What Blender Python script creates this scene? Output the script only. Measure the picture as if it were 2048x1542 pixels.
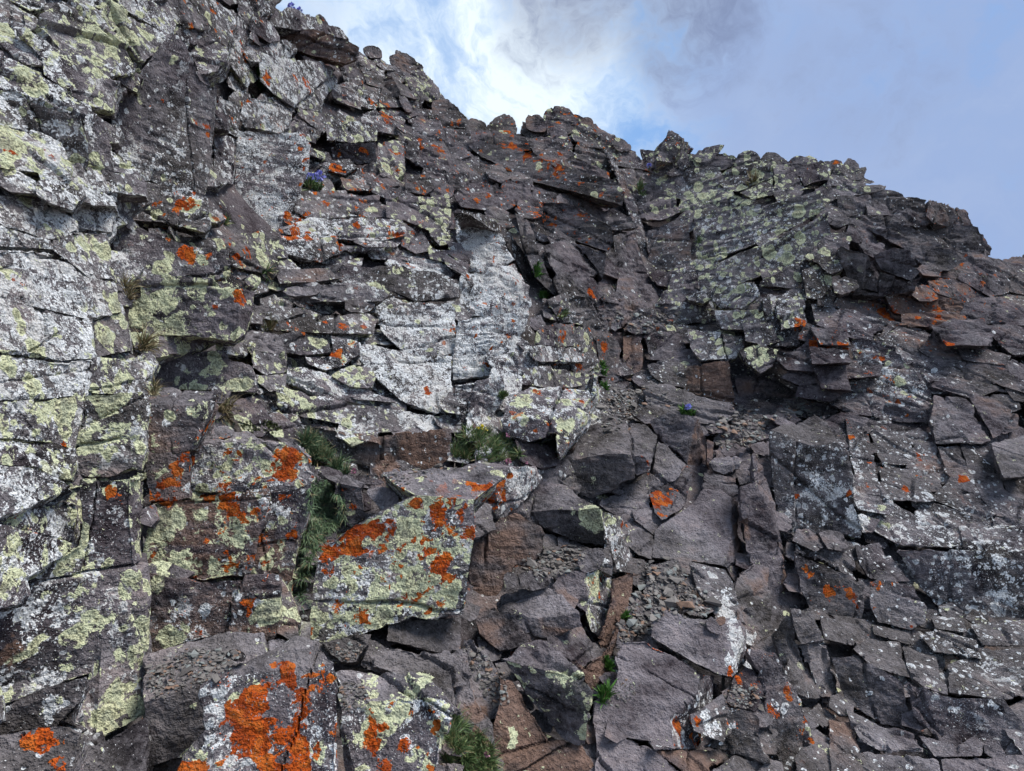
import bpy, bmesh, math, random
import numpy as np
from mathutils import Vector, Matrix

for o in list(bpy.data.objects):
    bpy.data.objects.remove(o, do_unlink=True)
scene = bpy.context.scene
col = scene.collection
random.seed(7)
rng = np.random.default_rng(7)
R = math.radians

# ------------------------------------------------------------------ camera
F = 1500.0                      # focal length in photograph pixels
CX, CY = 1024.0, 771.0
cam_d = bpy.data.cameras.new('camera')
cam = bpy.data.objects.new('camera', cam_d)
col.objects.link(cam)
cam.location = (0, 0, 0)
cam.rotation_euler = (R(90), 0, 0)
cam_d.sensor_width = 36.0
cam_d.lens = 36.0 * F / 2048.0
cam_d.clip_start = 0.05
cam_d.clip_end = 6000
scene.camera = cam

# ------------------------------------------------------------------ sky, sun, exposure
SUN_EL, SUN_AZ = 60.0, 104.0    # azimuth from +Y towards +X: behind the camera, to the right
w = bpy.data.worlds.new('World')
scene.world = w
w.use_nodes = True
nt = w.node_tree
nt.nodes.clear()


def N(nt, kind, **kw):
    n = nt.nodes.new(kind)
    for k, v in kw.items():
        setattr(n, k, v)
    return n


class G:
    """small helper for node graphs"""
    def __init__(s, nt):
        s.nt = nt

    def put(s, sock, v):
        if isinstance(v, bpy.types.NodeSocket):
            s.nt.links.new(v, sock)
        elif isinstance(v, (tuple, list)) and len(v) == 3 and sock.type == 'RGBA':
            sock.default_value = (*v, 1)
        else:
            sock.default_value = v

    def math(s, op, a, b=0.0, c=None, clamp=False):
        n = N(s.nt, 'ShaderNodeMath', operation=op, use_clamp=clamp)
        s.put(n.inputs[0], a)
        s.put(n.inputs[1], b)
        if c is not None:
            s.put(n.inputs[2], c)
        return n.outputs[0]

    def add(s, a, b, clamp=False): return s.math('ADD', a, b, clamp=clamp)
    def sub(s, a, b, clamp=False): return s.math('SUBTRACT', a, b, clamp=clamp)
    def mul(s, a, b, clamp=False): return s.math('MULTIPLY', a, b, clamp=clamp)
    def mx(s, a, b): return s.math('MAXIMUM', a, b)

    def ss(s, v, lo, hi, a=0.0, b=1.0):
        n = N(s.nt, 'ShaderNodeMapRange', interpolation_type='SMOOTHSTEP')
        s.put(n.inputs[0], v)
        s.put(n.inputs[1], lo); s.put(n.inputs[2], hi)
        s.put(n.inputs[3], a); s.put(n.inputs[4], b)
        return n.outputs[0]

    def mix(s, f, a, b, blend='MIX'):
        n = N(s.nt, 'ShaderNodeMix', data_type='RGBA', blend_type=blend)
        s.put(n.inputs[0], f)
        s.put(n.inputs[6], a)
        s.put(n.inputs[7], b)
        return n.outputs[2]

    def noise(s, vec, scale, detail=4.0, rough=0.55, dist=0.0, color=False):
        n = N(s.nt, 'ShaderNodeTexNoise')
        s.put(n.inputs['Vector'], vec)
        n.inputs['Scale'].default_value = scale
        n.inputs['Detail'].default_value = detail
        n.inputs['Roughness'].default_value = rough
        n.inputs['Distortion'].default_value = dist
        return n.outputs['Color' if color else 'Fac']

    def voronoi(s, vec, scale, rand=1.0, feature='F1'):
        n = N(s.nt, 'ShaderNodeTexVoronoi', feature=feature)
        s.put(n.inputs['Vector'], vec)
        n.inputs['Scale'].default_value = scale
        n.inputs['Randomness'].default_value = rand
        return n

    def vec(s, op, a, b):
        n = N(s.nt, 'ShaderNodeVectorMath', operation=op)
        s.put(n.inputs[0], a)
        if op == 'SCALE':
            s.put(n.inputs['Scale'], b)
        else:
            s.put(n.inputs[1], b)
        return n.outputs['Value' if op in ('DOT_PRODUCT', 'LENGTH', 'DISTANCE') else 'Vector']

    def sep(s, c):
        n = N(s.nt, 'ShaderNodeSeparateColor')
        s.put(n.inputs[0], c)
        return n.outputs


g = G(nt)
sky = N(nt, 'ShaderNodeTexSky', sky_type='NISHITA')
sky.sun_disc = False
sky.sun_elevation = R(SUN_EL)
sky.sun_rotation = R(SUN_AZ)
sky.altitude = 3500
tc = N(nt, 'ShaderNodeTexCoord').outputs['Generated']


def pxdir(x, y):
    v = Vector(((x - CX) / F, 1.0, (CY - y) / F))
    return v.normalized()


def sky_blob(x, y, r0, r1):
    """soft region of the cloud deck round one direction (radii in degrees)"""
    d = g.vec('DOT_PRODUCT', tc, tuple(pxdir(x, y)))
    return g.ss(d, math.cos(R(r1)), math.cos(R(r0)))


warp = g.vec('SCALE', g.vec('SUBTRACT', g.noise(tc, 3.5, 5, 0.6, color=True), (0.5, 0.5, 0.5)), 0.34)
cv = g.vec('ADD', tc, warp)
n_big = g.noise(cv, 2.4, 5, 0.55)
n_mid = g.noise(cv, 5.5, 8, 0.62)
n_fin = g.noise(cv, 13.0, 7, 0.66)                                             # torn edges and wisps
cover = g.ss(g.add(g.mul(n_big, 0.5), g.add(g.mul(n_mid, 0.3), g.mul(n_fin, 0.2))), 0.42, 0.60)   # white cloud against blue
cover = g.add(cover, g.mul(g.mul(sky_blob(1020, 165, 1, 10), n_fin), 0.9), clamp=True)
gn = g.add(g.mul(n_big, 0.3), g.add(g.mul(n_mid, 0.45), g.mul(n_fin, 0.25)))
gb = g.sub(g.mul(sky_blob(1830, 270, 5, 20), 0.17), g.mul(sky_blob(980, 150, 3, 12), 0.16))
grey = g.ss(g.add(gn, gb), 0.43, 0.66, 0, 0.92)                                 # shaded under-sides of the deck
db = g.mx(sky_blob(1140, -30, 1, 9), g.mx(g.mul(sky_blob(1340, -60, 2, 11), 0.95), g.mul(sky_blob(1740, 150, 1, 9), 0.6)))
dark = g.ss(g.add(g.mul(db, 0.75), g.mul(g.sub(g.add(g.mul(n_mid, 0.6), g.mul(n_fin, 0.4)), 0.5), 2.0)), 0.28, 1.05)
blue = g.mix(1.0, sky.outputs[0], (0.12, 0.12, 0.12), 'MULTIPLY')
blue = g.mix(0.7, blue, (0.29, 0.53, 0.96))
skyc = g.mix(cover, blue, (0.86, 0.97, 1.06))
skyc = g.mix(grey, skyc, (0.31, 0.415, 0.67))
skyc = g.mix(dark, skyc, (0.195, 0.245, 0.40))
bg = N(nt, 'ShaderNodeBackground')
nt.links.new(skyc, bg.inputs[0])
bg.inputs[1].default_value = 0.45
out = N(nt, 'ShaderNodeOutputWorld')
nt.links.new(bg.outputs[0], out.inputs[0])

sun_d = bpy.data.lights.new('sun', 'SUN')
sun_d.energy = 2.0
sun_d.angle = R(28)
sun_d.color = (1.0, 0.965, 0.91)
sun = bpy.data.objects.new('sun', sun_d)
col.objects.link(sun)
sd = Vector((math.sin(R(SUN_AZ)) * math.cos(R(SUN_EL)), math.cos(R(SUN_AZ)) * math.cos(R(SUN_EL)), math.sin(R(SUN_EL))))
sun.rotation_euler = sd.to_track_quat('Z', 'Y').to_euler()
sun.location = sd * 30

vs = scene.view_settings
vs.view_transform = 'Standard'
vs.look = 'None'
vs.gamma = 1
vs.use_curve_mapping = False
vs.exposure = 1.26
scene.cycles.max_bounces = 2
scene.cycles.diffuse_bounces = 1
scene.cycles.glossy_bounces = 1
scene.cycles.use_adaptive_sampling = True
scene.cycles.adaptive_threshold = 0.04
scene.cycles.use_denoising = True

# ------------------------------------------------------------------ materials


def mat(name, diffuse=False):
    m = bpy.data.materials.new(name)
    m.use_nodes = True
    m.node_tree.nodes.clear()
    g = G(m.node_tree)
    b = N(m.node_tree, 'ShaderNodeBsdfDiffuse' if diffuse else 'ShaderNodeBsdfPrincipled')
    o = N(m.node_tree, 'ShaderNodeOutputMaterial')
    m.node_tree.links.new(b.outputs[0], o.inputs[0])
    return m, g, b


def bump(g, b, h, dist, strength=1.0):
    n = N(g.nt, 'ShaderNodeBump')
    n.inputs['Strength'].default_value = strength
    n.inputs['Distance'].default_value = dist
    g.put(n.inputs['Height'], h)
    g.nt.links.new(n.outputs[0], b.inputs['Normal'])


def rock_material():
    """bare purple-grey stone with rust, grey-white, yellow-green and orange crusts; broad noises come with the mesh (attributes)"""
    m, g, b = mat('lichened_rock', diffuse=True)
    geo = N(g.nt, 'ShaderNodeNewGeometry')
    pos = geo.outputs['Position']

    def attr(nm):
        return N(g.nt, 'ShaderNodeAttribute', attribute_name=nm)
    at = attr('lich')
    ry, rw, ro = g.sep(at.outputs['Color'])[:3]
    rust = at.outputs['Alpha']
    tone = attr('tone').outputs['Fac']
    wp = attr('wp').outputs['Vector']
    na, nb = attr('na'), attr('nb')
    lo, md, stn = g.sep(na.outputs['Color'])[:3]
    yn_big = na.outputs['Alpha']
    on_, blotn, yn2 = g.sep(nb.outputs['Color'])[:3]
    fi = g.noise(pos, 55.0, 3, 0.65)
    gr = g.noise(pos, 230.0, 2, 0.7)
    fn = g.noise(pos, 135.0, 2, 0.7)
    # fine lines along the bedding
    mp = N(g.nt, 'ShaderNodeMapping')
    mp.inputs['Scale'].default_value = (11, 11, 52)
    mp.inputs['Rotation'].default_value = (0.14, 0.10, 0.0)
    g.nt.links.new(wp, mp.inputs['Vector'])
    ln = g.noise(mp.outputs[0], 1.0, 3, 0.65)
    # bare stone
    v = g.add(g.mul(tone, 0.60), g.add(g.mul(g.sub(md, 0.5), 1.1), g.mul(g.sub(fi, 0.5), 1.0)))
    v = g.add(v, g.mul(g.sub(stn, 0.5), 0.5))
    v = g.add(v, g.mul(g.sub(ln, 0.5), 0.55))
    v = g.add(v, 0.18)
    stone = g.mix(g.math('MULTIPLY', v, 1.0, clamp=True), (0.026, 0.023, 0.025), (0.290, 0.262, 0.274))
    stone = g.mix(g.ss(lo, 0.46, 0.66, 0, 0.32), stone, (0.115, 0.100, 0.086))
    stone = g.mix(g.ss(lo, 0.48, 0.34, 0, 0.22), stone, (0.150, 0.110, 0.122))
    stone = g.mix(g.ss(gr, 0.62, 0.74, 0, 0.40), stone, (0.40, 0.37, 0.37))
    stone = g.mix(g.ss(gr, 0.40, 0.30, 0, 0.6), stone, (0.022, 0.018, 0.019))
    rn = g.add(g.mul(md, 0.7), g.mul(stn, 0.5))
    rm = g.math('MULTIPLY', g.ss(g.add(rn, g.mul(rust, 0.62)), 0.70, 1.10), 0.85)
    rustc = g.mix(fi, (0.075, 0.045, 0.034), (0.27, 0.165, 0.120))
    stone = g.mix(g.mul(rm, g.ss(rust, 0.0, 0.12)), stone, rustc)

    def discs(scale, att, gain, rad_lo, rad_hi, soft, lowf):
        """round crusts: a share of the cells (by att) carry one disc each"""
        vo = g.voronoi(wp, scale)
        cr = g.sep(vo.outputs['Color'])
        cov = g.mul(g.mul(att, gain), g.ss(lowf, 0.33, 0.60, 0.35, 1.25))
        on = g.ss(g.sub(cov, cr[0]), 0.0, 0.03)
        rad = g.math('MULTIPLY_ADD', cr[1], rad_hi - rad_lo, rad_lo)
        rad = g.mul(rad, g.math('MULTIPLY_ADD', att, 0.35, 0.85))
        q = g.math('DIVIDE', g.add(vo.outputs['Distance'], g.mul(g.sub(fn, 0.5), 0.10)), rad)
        return g.mul(on, g.ss(q, 1.0 + soft, 1.0 - soft)), q
    fnd = g.mul(g.sub(fn, 0.5), 0.5)
    # grey-white crusts
    wA, wqA = discs(25, rw, 0.62, 0.18, 0.50, 0.05, md)
    wB, wqB = discs(58, rw, 0.85, 0.22, 0.56, 0.07, lo)
    wC = g.ss(g.add(gr, g.mul(rw, 0.20)), 0.70, 0.76)
    blot = g.ss(g.add(g.add(blotn, fnd), g.mul(rw, 0.30)), 0.755, 0.80)
    blot = g.mul(blot, g.ss(rw, 0.25, 0.5))
    wm = g.mx(g.mx(wA, wB), g.mx(wC, blot))
    wm = g.mul(wm, g.ss(g.add(g.mul(fn, 0.45), g.mul(yn2, 0.55)), 0.385, 0.44))
    whitec = g.mix(g.ss(fn, 0.36, 0.62), (0.34, 0.34, 0.34), (0.74, 0.74, 0.735))
    whitec = g.mix(g.ss(md, 0.50, 0.62, 0, 0.45), whitec, (0.50, 0.46, 0.42))
    whitec = g.mix(g.ss(g.math('MINIMUM', g.add(wqA, g.sub(1.0, wA)), g.add(wqB, g.sub(1.0, wB))), 0.45, 0.85, 0.5, 0.0), whitec, (0.40, 0.41, 0.42))
    whitec = g.mix(g.ss(gr, 0.40, 0.30, 0, 0.5), whitec, (0.12, 0.12, 0.12))
    colr = g.mix(wm, stone, whitec)
    # yellow-green crusts
    yA, yqA = discs(9.5, ry, 0.72, 0.22, 0.52, 0.03, lo)
    yB, yqB = discs(21, ry, 0.70, 0.22, 0.54, 0.04, md)
    yD = g.ss(g.add(g.add(g.mul(yn2, 0.6), g.mul(fn, 0.4)), g.mul(ry, 0.16)), 0.70, 0.73)
    yC = g.ss(g.add(g.add(yn_big, g.mul(fnd, 0.6)), g.mul(ry, 0.24)), 0.765, 0.795)
    yC = g.mul(yC, g.ss(ry, 1.08, 1.3, 0, 0.9))
    ym = g.mx(g.mx(yA, yB), g.mx(yC, yD))
    ym = g.mul(ym, g.ss(g.add(g.mul(fn, 0.5), g.mul(yn2, 0.5)), 0.345, 0.405))
    yq = g.math('MINIMUM', g.add(yqA, g.sub(1.0, yA)), g.add(yqB, g.sub(1.0, yB)))
    yel = g.mix(g.ss(fn, 0.36, 0.62), (0.20, 0.20, 0.125), (0.60, 0.59, 0.385))
    yel = g.mix(g.ss(yn2, 0.47, 0.62, 0, 0.45), yel, (0.38, 0.41, 0.31))
    yel = g.mix(g.ss(yq, 0.62, 0.90, 0, 0.65), yel, (0.64, 0.65, 0.42))
    yel = g.mix(g.ss(gr, 0.43, 0.32, 0, 0.6), yel, (0.075, 0.075, 0.045))
    yel = g.mix(g.mul(yA, g.ss(yqA, 0.55, 0.25, 0, 0.6)), yel, (0.23, 0.22, 0.17))
    colr = g.mix(ym, colr, yel)
    # orange crusts
    onm = g.add(g.mul(on_, 0.62), g.mul(yn2, 0.38))
    vo = g.voronoi(wp, 36)
    want = g.ss(g.add(onm, g.mul(ro, 0.20)), 0.655, 0.765)
    lobe = g.ss(g.sub(want, g.mul(g.sep(vo.outputs['Color'])[0], 0.9)), 0.0, 0.05)
    oA = g.mul(lobe, g.ss(g.add(vo.outputs['Distance'], g.mul(fnd, 0.3)), 0.66, 0.58))
    oA = g.mx(oA, g.ss(g.add(g.add(onm, g.mul(fnd, 0.7)), g.mul(ro, 0.20)), 0.735, 0.76))
    oB = g.ss(g.add(g.add(g.mul(blotn, 0.6), g.mul(fn, 0.4)), g.mul(ro, 0.14)), 0.715, 0.74)
    om = g.mul(g.mx(oA, oB), g.ss(ro, 0.02, 0.1))
    om = g.mul(om, g.ss(gr, 0.30, 0.38))
    orc = g.mix(g.ss(g.add(g.mul(gr, 0.5), g.mul(fn, 0.5)), 0.38, 0.62), (0.16, 0.030, 0.010), (0.52, 0.098, 0.017))
    orc = g.mix(g.ss(md, 0.46, 0.60, 0, 0.7), orc, (0.25, 0.048, 0.017))
    orc = g.mix(g.ss(yn2, 0.54, 0.66, 0, 0.35), orc, (0.62, 0.20, 0.04))
    colr = g.mix(om, colr, orc)
    g.put(b.inputs['Color'], colr)
    b.inputs['Roughness'].default_value = 0.5
    h = g.add(g.mul(fi, 1.0), g.mul(fn, 0.65))
    h = g.add(h, g.mul(ln, 0.32))
    bump(g, b, h, 0.015, 1.0)
    return m


def gravel_material():
    m, g, b = mat('gravel_chips')
    pos = N(g.nt, 'ShaderNodeNewGeometry').outputs['Position']
    tone = N(g.nt, 'ShaderNodeAttribute', attribute_name='tone').outputs['Fac']
    n = g.noise(pos, 60, 5, 0.65)
    c = g.mix(tone, (0.075, 0.066, 0.062), (0.30, 0.27, 0.245))
    c = g.mix(g.ss(tone, 0.72, 0.74), c, (0.22, 0.235, 0.225))
    c = g.mix(g.ss(tone, 0.86, 0.88), c, (0.25, 0.15, 0.10))
    c = g.mix(g.mul(n, 0.6), c, (0.05, 0.045, 0.045))
    g.put(b.inputs['Base Color'], c)
    b.inputs['Roughness'].default_value = 0.9
    bump(g, b, n, 0.004)
    return m


def soil_material():
    m, g, b = mat('dry_soil')
    pos = N(g.nt, 'ShaderNodeNewGeometry').outputs['Position']
    n = g.noise(pos, 40, 8, 0.7)
    n2 = g.noise(pos, 180, 4, 0.7)
    c = g.mix(n, (0.06, 0.045, 0.035), (0.21, 0.165, 0.125))
    c = g.mix(g.ss(n2, 0.5, 0.7), c, (0.25, 0.21, 0.17))
    g.put(b.inputs['Base Color'], c)
    b.inputs['Roughness'].default_value = 0.95
    bump(g, b, g.add(n, n2), 0.012)
    return m


def leaf_material(name, c0, c1, dry=(0.26, 0.20, 0.10)):
    m, g, b = mat(name)
    t = N(g.nt, 'ShaderNodeAttribute', attribute_name='tone').outputs['Fac']
    c = g.mix(g.ss(t, 0.0, 0.8), c0, c1)
    c = g.mix(g.ss(t, 0.86, 0.90), c, dry)
    g.put(b.inputs['Base Color'], c)
    b.inputs['Roughness'].default_value = 0.6
    b.inputs['Subsurface Weight'].default_value = 0.0
    return m


def petal_material(name, c0, c1):
    m, g, b = mat(name)
    pos = N(g.nt, 'ShaderNodeNewGeometry').outputs['Position']
    c = g.mix(g.noise(pos, 120, 3), c0, c1)
    g.put(b.inputs['Base Color'], c)
    b.inputs['Roughness'].default_value = 0.7
    return m


ROCK = rock_material()
GRAVEL = gravel_material()
SOIL = soil_material()
GRASS = leaf_material('grass_blades', (0.05, 0.095, 0.032), (0.19, 0.27, 0.10))
HANG = leaf_material('hanging_blades', (0.045, 0.090, 0.044), (0.18, 0.26, 0.13), (0.34, 0.27, 0.15))
MOSS = leaf_material('moss', (0.02, 0.034, 0.008), (0.075, 0.095, 0.018), (0.13, 0.10, 0.04))
STRAW = leaf_material('dry_grass', (0.13, 0.095, 0.045), (0.34, 0.27, 0.15), (0.10, 0.12, 0.04))
LEAF = leaf_material('broad_leaves', (0.03, 0.085, 0.015), (0.10, 0.23, 0.035))
PINK = petal_material('pink_petals', (0.30, 0.08, 0.16), (0.55, 0.26, 0.36))
BLUE = petal_material('blue_petals', (0.18, 0.19, 0.62), (0.42, 0.42, 0.88))
YELLOW = petal_material('yellow_petals', (0.62, 0.48, 0.01), (0.80, 0.68, 0.03))

# ------------------------------------------------------------------ the lie of the cliff
# distance from the viewpoint (metres along +Y) at places seen at these photograph positions
DEPTH = """
-200,1542,1.15 0,1542,1.30 300,1542,1.60 700,1542,1.75 1000,1542,1.90 1300,1542,2.10 1700,1542,2.35 2048,1542,2.30 2250,1542,2.25
-200,1200,1.30 0,1200,1.52 290,1200,1.95 640,1200,2.22 930,1200,2.45 1200,1200,2.75 1500,1200,3.00 1750,1200,3.25 2048,1200,3.20 2250,1200,3.15
-200,900,1.45 0,900,1.68 290,900,2.20 600,900,2.75 900,900,3.10 1150,900,3.60 1400,900,4.00 1700,900,4.20 2048,900,4.20 2250,900,4.2
-200,600,1.60 0,600,1.88 250,600,2.40 550,600,3.45 900,600,4.10 1200,600,5.00 1500,600,5.30 1800,600,5.40 2048,600,5.70 2250,600,5.9
-200,300,2.00 0,300,2.28 250,300,2.90 500,300,4.20 800,300,5.40 1100,300,6.30 1300,300,6.95 1292,450,6.55 1300,570,5.80 1235,690,5.15 1560,790,4.75 1500,300,6.85 1850,400,6.7 1970,480,7.0 2100,510,7.8
-200,0,2.5 0,0,2.95 300,0,3.60 540,0,5.10 700,100,6.20 900,230,6.70
-200,1800,1.05 300,1800,1.35 1000,1800,1.6 1700,1800,1.85 2250,1800,1.85
"""
_dp = np.array([[float(v) for v in t.split(',')] for t in DEPTH.split()])


def _tps(r2):
    return np.where(r2 > 0, r2 * np.log(r2 + 1e-12), 0.0)


_s = 1000.0
_A = _tps(((_dp[:, None, :2] - _dp[None, :, :2]) ** 2).sum(2) / _s ** 2) + np.eye(len(_dp)) * 0.002
_Pm = np.c_[np.ones(len(_dp)), _dp[:, :2] / _s]
_K = np.block([[_A, _Pm], [_Pm.T, np.zeros((3, 3))]])
_w = np.linalg.solve(_K, np.r_[np.log(_dp[:, 2]), 0, 0, 0])


def depth(x, y):
    p = np.atleast_2d(np.c_[np.ravel(x), np.ravel(y)]).astype(float)
    p = np.c_[np.clip(p[:, 0], -420, 2450), p[:, 1]]
    r2 = ((p[:, None] - _dp[None, :, :2]) ** 2).sum(2) / _s ** 2
    v = _tps(r2) @ _w[:len(_dp)] + np.c_[np.ones(len(p)), p / _s] @ _w[len(_dp):]
    return np.exp(v)


def ray(x, y):
    return np.array([(x - CX) / F, 1.0, (CY - y) / F])


def base_normal(x, y):
    e = 45
    d = depth([x - e, x + e, x, x], [y, y, y - e, y + e])
    a = ray(x + e, y) * d[1] - ray(x - e, y) * d[0]
    b = ray(x, y - e) * d[2] - ray(x, y + e) * d[3]
    n = np.cross(a, b)
    n /= np.linalg.norm(n)
    if n @ ray(x, y) > 0:
        n = -n
    return n


RIDGE = np.array([float(v) for v in """-400,-60 500,-40 558,-2 575,12 600,24 635,32 655,50 690,64 700,78 715,92 735,95 765,102 775,108 810,106 835,127 868,162 880,190 900,200 915,218 930,240 955,243 972,252 1010,240 1025,246 1050,245 1080,240 1100,228 1140,225 1158,240 1190,250 1200,268 1220,286 1240,284 1270,295 1300,300 1338,302 1388,306 1400,308 1450,306 1460,311 1500,309 1520,318 1540,316 1560,320 1600,320 1640,324 1700,328 1712,336 1732,350 1740,358 1785,374 1800,397 1835,396 1885,405 1930,420 1937,442 1960,450 1974,482 1977,507 2010,510 2048,508 2400,520""".replace(',', ' ').split()]).reshape(-1, 2)


# parts of the face that stand forward of the rest (corners in the photograph, metres)
STEPS = [(np.array([[float(v) for v in q.split(',')] for q in p.split()]), dd) for p, dd in (
    ('-400,380 225,400 296,780 300,1700 -400,1700', -0.16), ('-400,-100 410,-100 450,110 430,300 400,385 230,400 -400,380', -0.30),
    ('225,355 420,355 560,470 520,790 296,790', -0.06), ('290,775 430,775 630,880 626,1000 600,1300 290,1330', -0.10),
    ('415,1280 680,1280 910,1330 910,1700 340,1700', -0.14), ('620,945 955,945 955,1240 620,1300', -0.12),
    ('895,415 1090,415 1090,860 905,860', -0.14), ('1000,645 1210,645 1210,930 1000,930', -0.10),
    ('1380,420 1700,420 1700,700 1560,745 1400,690', -0.14), ('1600,640 1710,640 1710,790 1600,790', -0.22),
    ('1460,745 1600,745 1660,830 1480,830', 0.16), ('1640,480 1860,480 1860,600 1680,600', -0.22), ('470,-50 720,40 720,130 500,110', -0.15),
    ('640,240 910,240 910,480 640,385', -0.10), ('1480,830 1740,830 1740,1090 1550,1090', -0.12), ('1240,1200 1500,1200 1500,1500 1190,1500', -0.08))]


def step_at(x, y):
    t = 0.0
    for P, dd in STEPS:
        x0, y0 = P[:, 0], P[:, 1]
        x1, y1 = np.roll(x0, -1), np.roll(y0, -1)
        if ((((y0 > y) != (y1 > y)) & (x < (x1 - x0) * (y - y0) / (y1 - y0 + 1e-9) + x0)).sum()) % 2:
            t += dd
    return t


def ridge(x):
    return np.interp(x, RIDGE[:, 0], RIDGE[:, 1])


# ------------------------------------------------------------------ noise for relief
_T = rng.random((64, 64, 64)).astype(np.float32)


_TF = _T.ravel()


def vnoise(p):
    p = np.asarray(p, np.float32)
    fl = np.floor(p)
    f = p - fl
    f = f * f * (3 - 2 * f)
    i = fl.astype(np.int32)
    a = i & 63
    b = (i + 1) & 63
    x0, x1 = a[:, 0] * 4096, b[:, 0] * 4096
    y0, y1 = a[:, 1] * 64, b[:, 1] * 64
    z0, z1 = a[:, 2], b[:, 2]
    fx, fy, fz = f[:, 0], f[:, 1], f[:, 2]
    q = [_TF.take(x0 + yy + zz) + fx * (_TF.take(x1 + yy + zz) - _TF.take(x0 + yy + zz)) for yy in (y0, y1) for zz in (z0, z1)]
    u = q[0] + fy * (q[2] - q[0])
    v = q[1] + fy * (q[3] - q[1])
    return u + fz * (v - u) - 0.5


def fbm(p, octv=4, gain=0.5):
    v = np.zeros(len(p), np.float32)
    a = 1.0
    q = p.copy()
    for k in range(octv):
        v += a * vnoise(q)
        q = q * 2.03 + 11.7
        a *= gain
    return v


# ------------------------------------------------------------------ objects
def link(name, me, parent=None, kind=None, label=None, cat=None, group=None):
    o = bpy.data.objects.new(name, me)
    col.objects.link(o)
    if parent:
        o.parent = parent
    if kind:
        o['kind'] = kind
    if label:
        o['label'] = label
    if cat:
        o['category'] = cat
    if group:
        o['group'] = group
    return o


# bedding planes: gently tilted, differently in each part of the face
BED = [np.array(v) / np.linalg.norm(v) for v in ((0.30, -0.10, 1.0), (0.10, -0.16, 1.0), (0.34, -0.1, 1.0), (-0.26, -0.12, 1.0))]


def bake(me, co, L4, tn):
    """colour masks and broad noises carried by the vertices"""
    n = len(co)
    w1 = np.stack([fbm(co * 18 + k * 17.3, 2) for k in range(3)], 1) * 0.022
    w2 = np.stack([vnoise(co * 75 + k * 9.1) for k in range(3)], 1) * 0.012
    at = me.attributes.new('wp', 'FLOAT_VECTOR', 'POINT')
    at.data.foreach_set('vector', (co + w1 + w2).astype(np.float32).ravel())
    h = lambda sc, oc, k: 0.5 + 0.6 * fbm(co * sc + k, oc, 0.58)
    st = np.c_[co[:, 0] * 5, co[:, 1] * 5, (co @ BED[1]) * 48]
    na = np.stack([h(2.7, 3, 1), h(9, 4, 7), 0.5 + 0.6 * fbm(st, 3), h(11, 5, 23)], 1)
    nb = np.stack([h(17, 5, 31), h(26, 4, 41), h(38, 3, 3), np.ones(n)], 1)
    for nm, arr in (('na', na), ('nb', nb), ('lich', L4)):
        at = me.attributes.new(nm, 'FLOAT_COLOR', 'POINT')
        at.data.foreach_set('color', arr.astype(np.float32).ravel())
    at = me.attributes.new('tone', 'FLOAT', 'POINT')
    at.data.foreach_set('value', tn.astype(np.float32))


STONES = []        # every stone waiting for its relief


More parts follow.
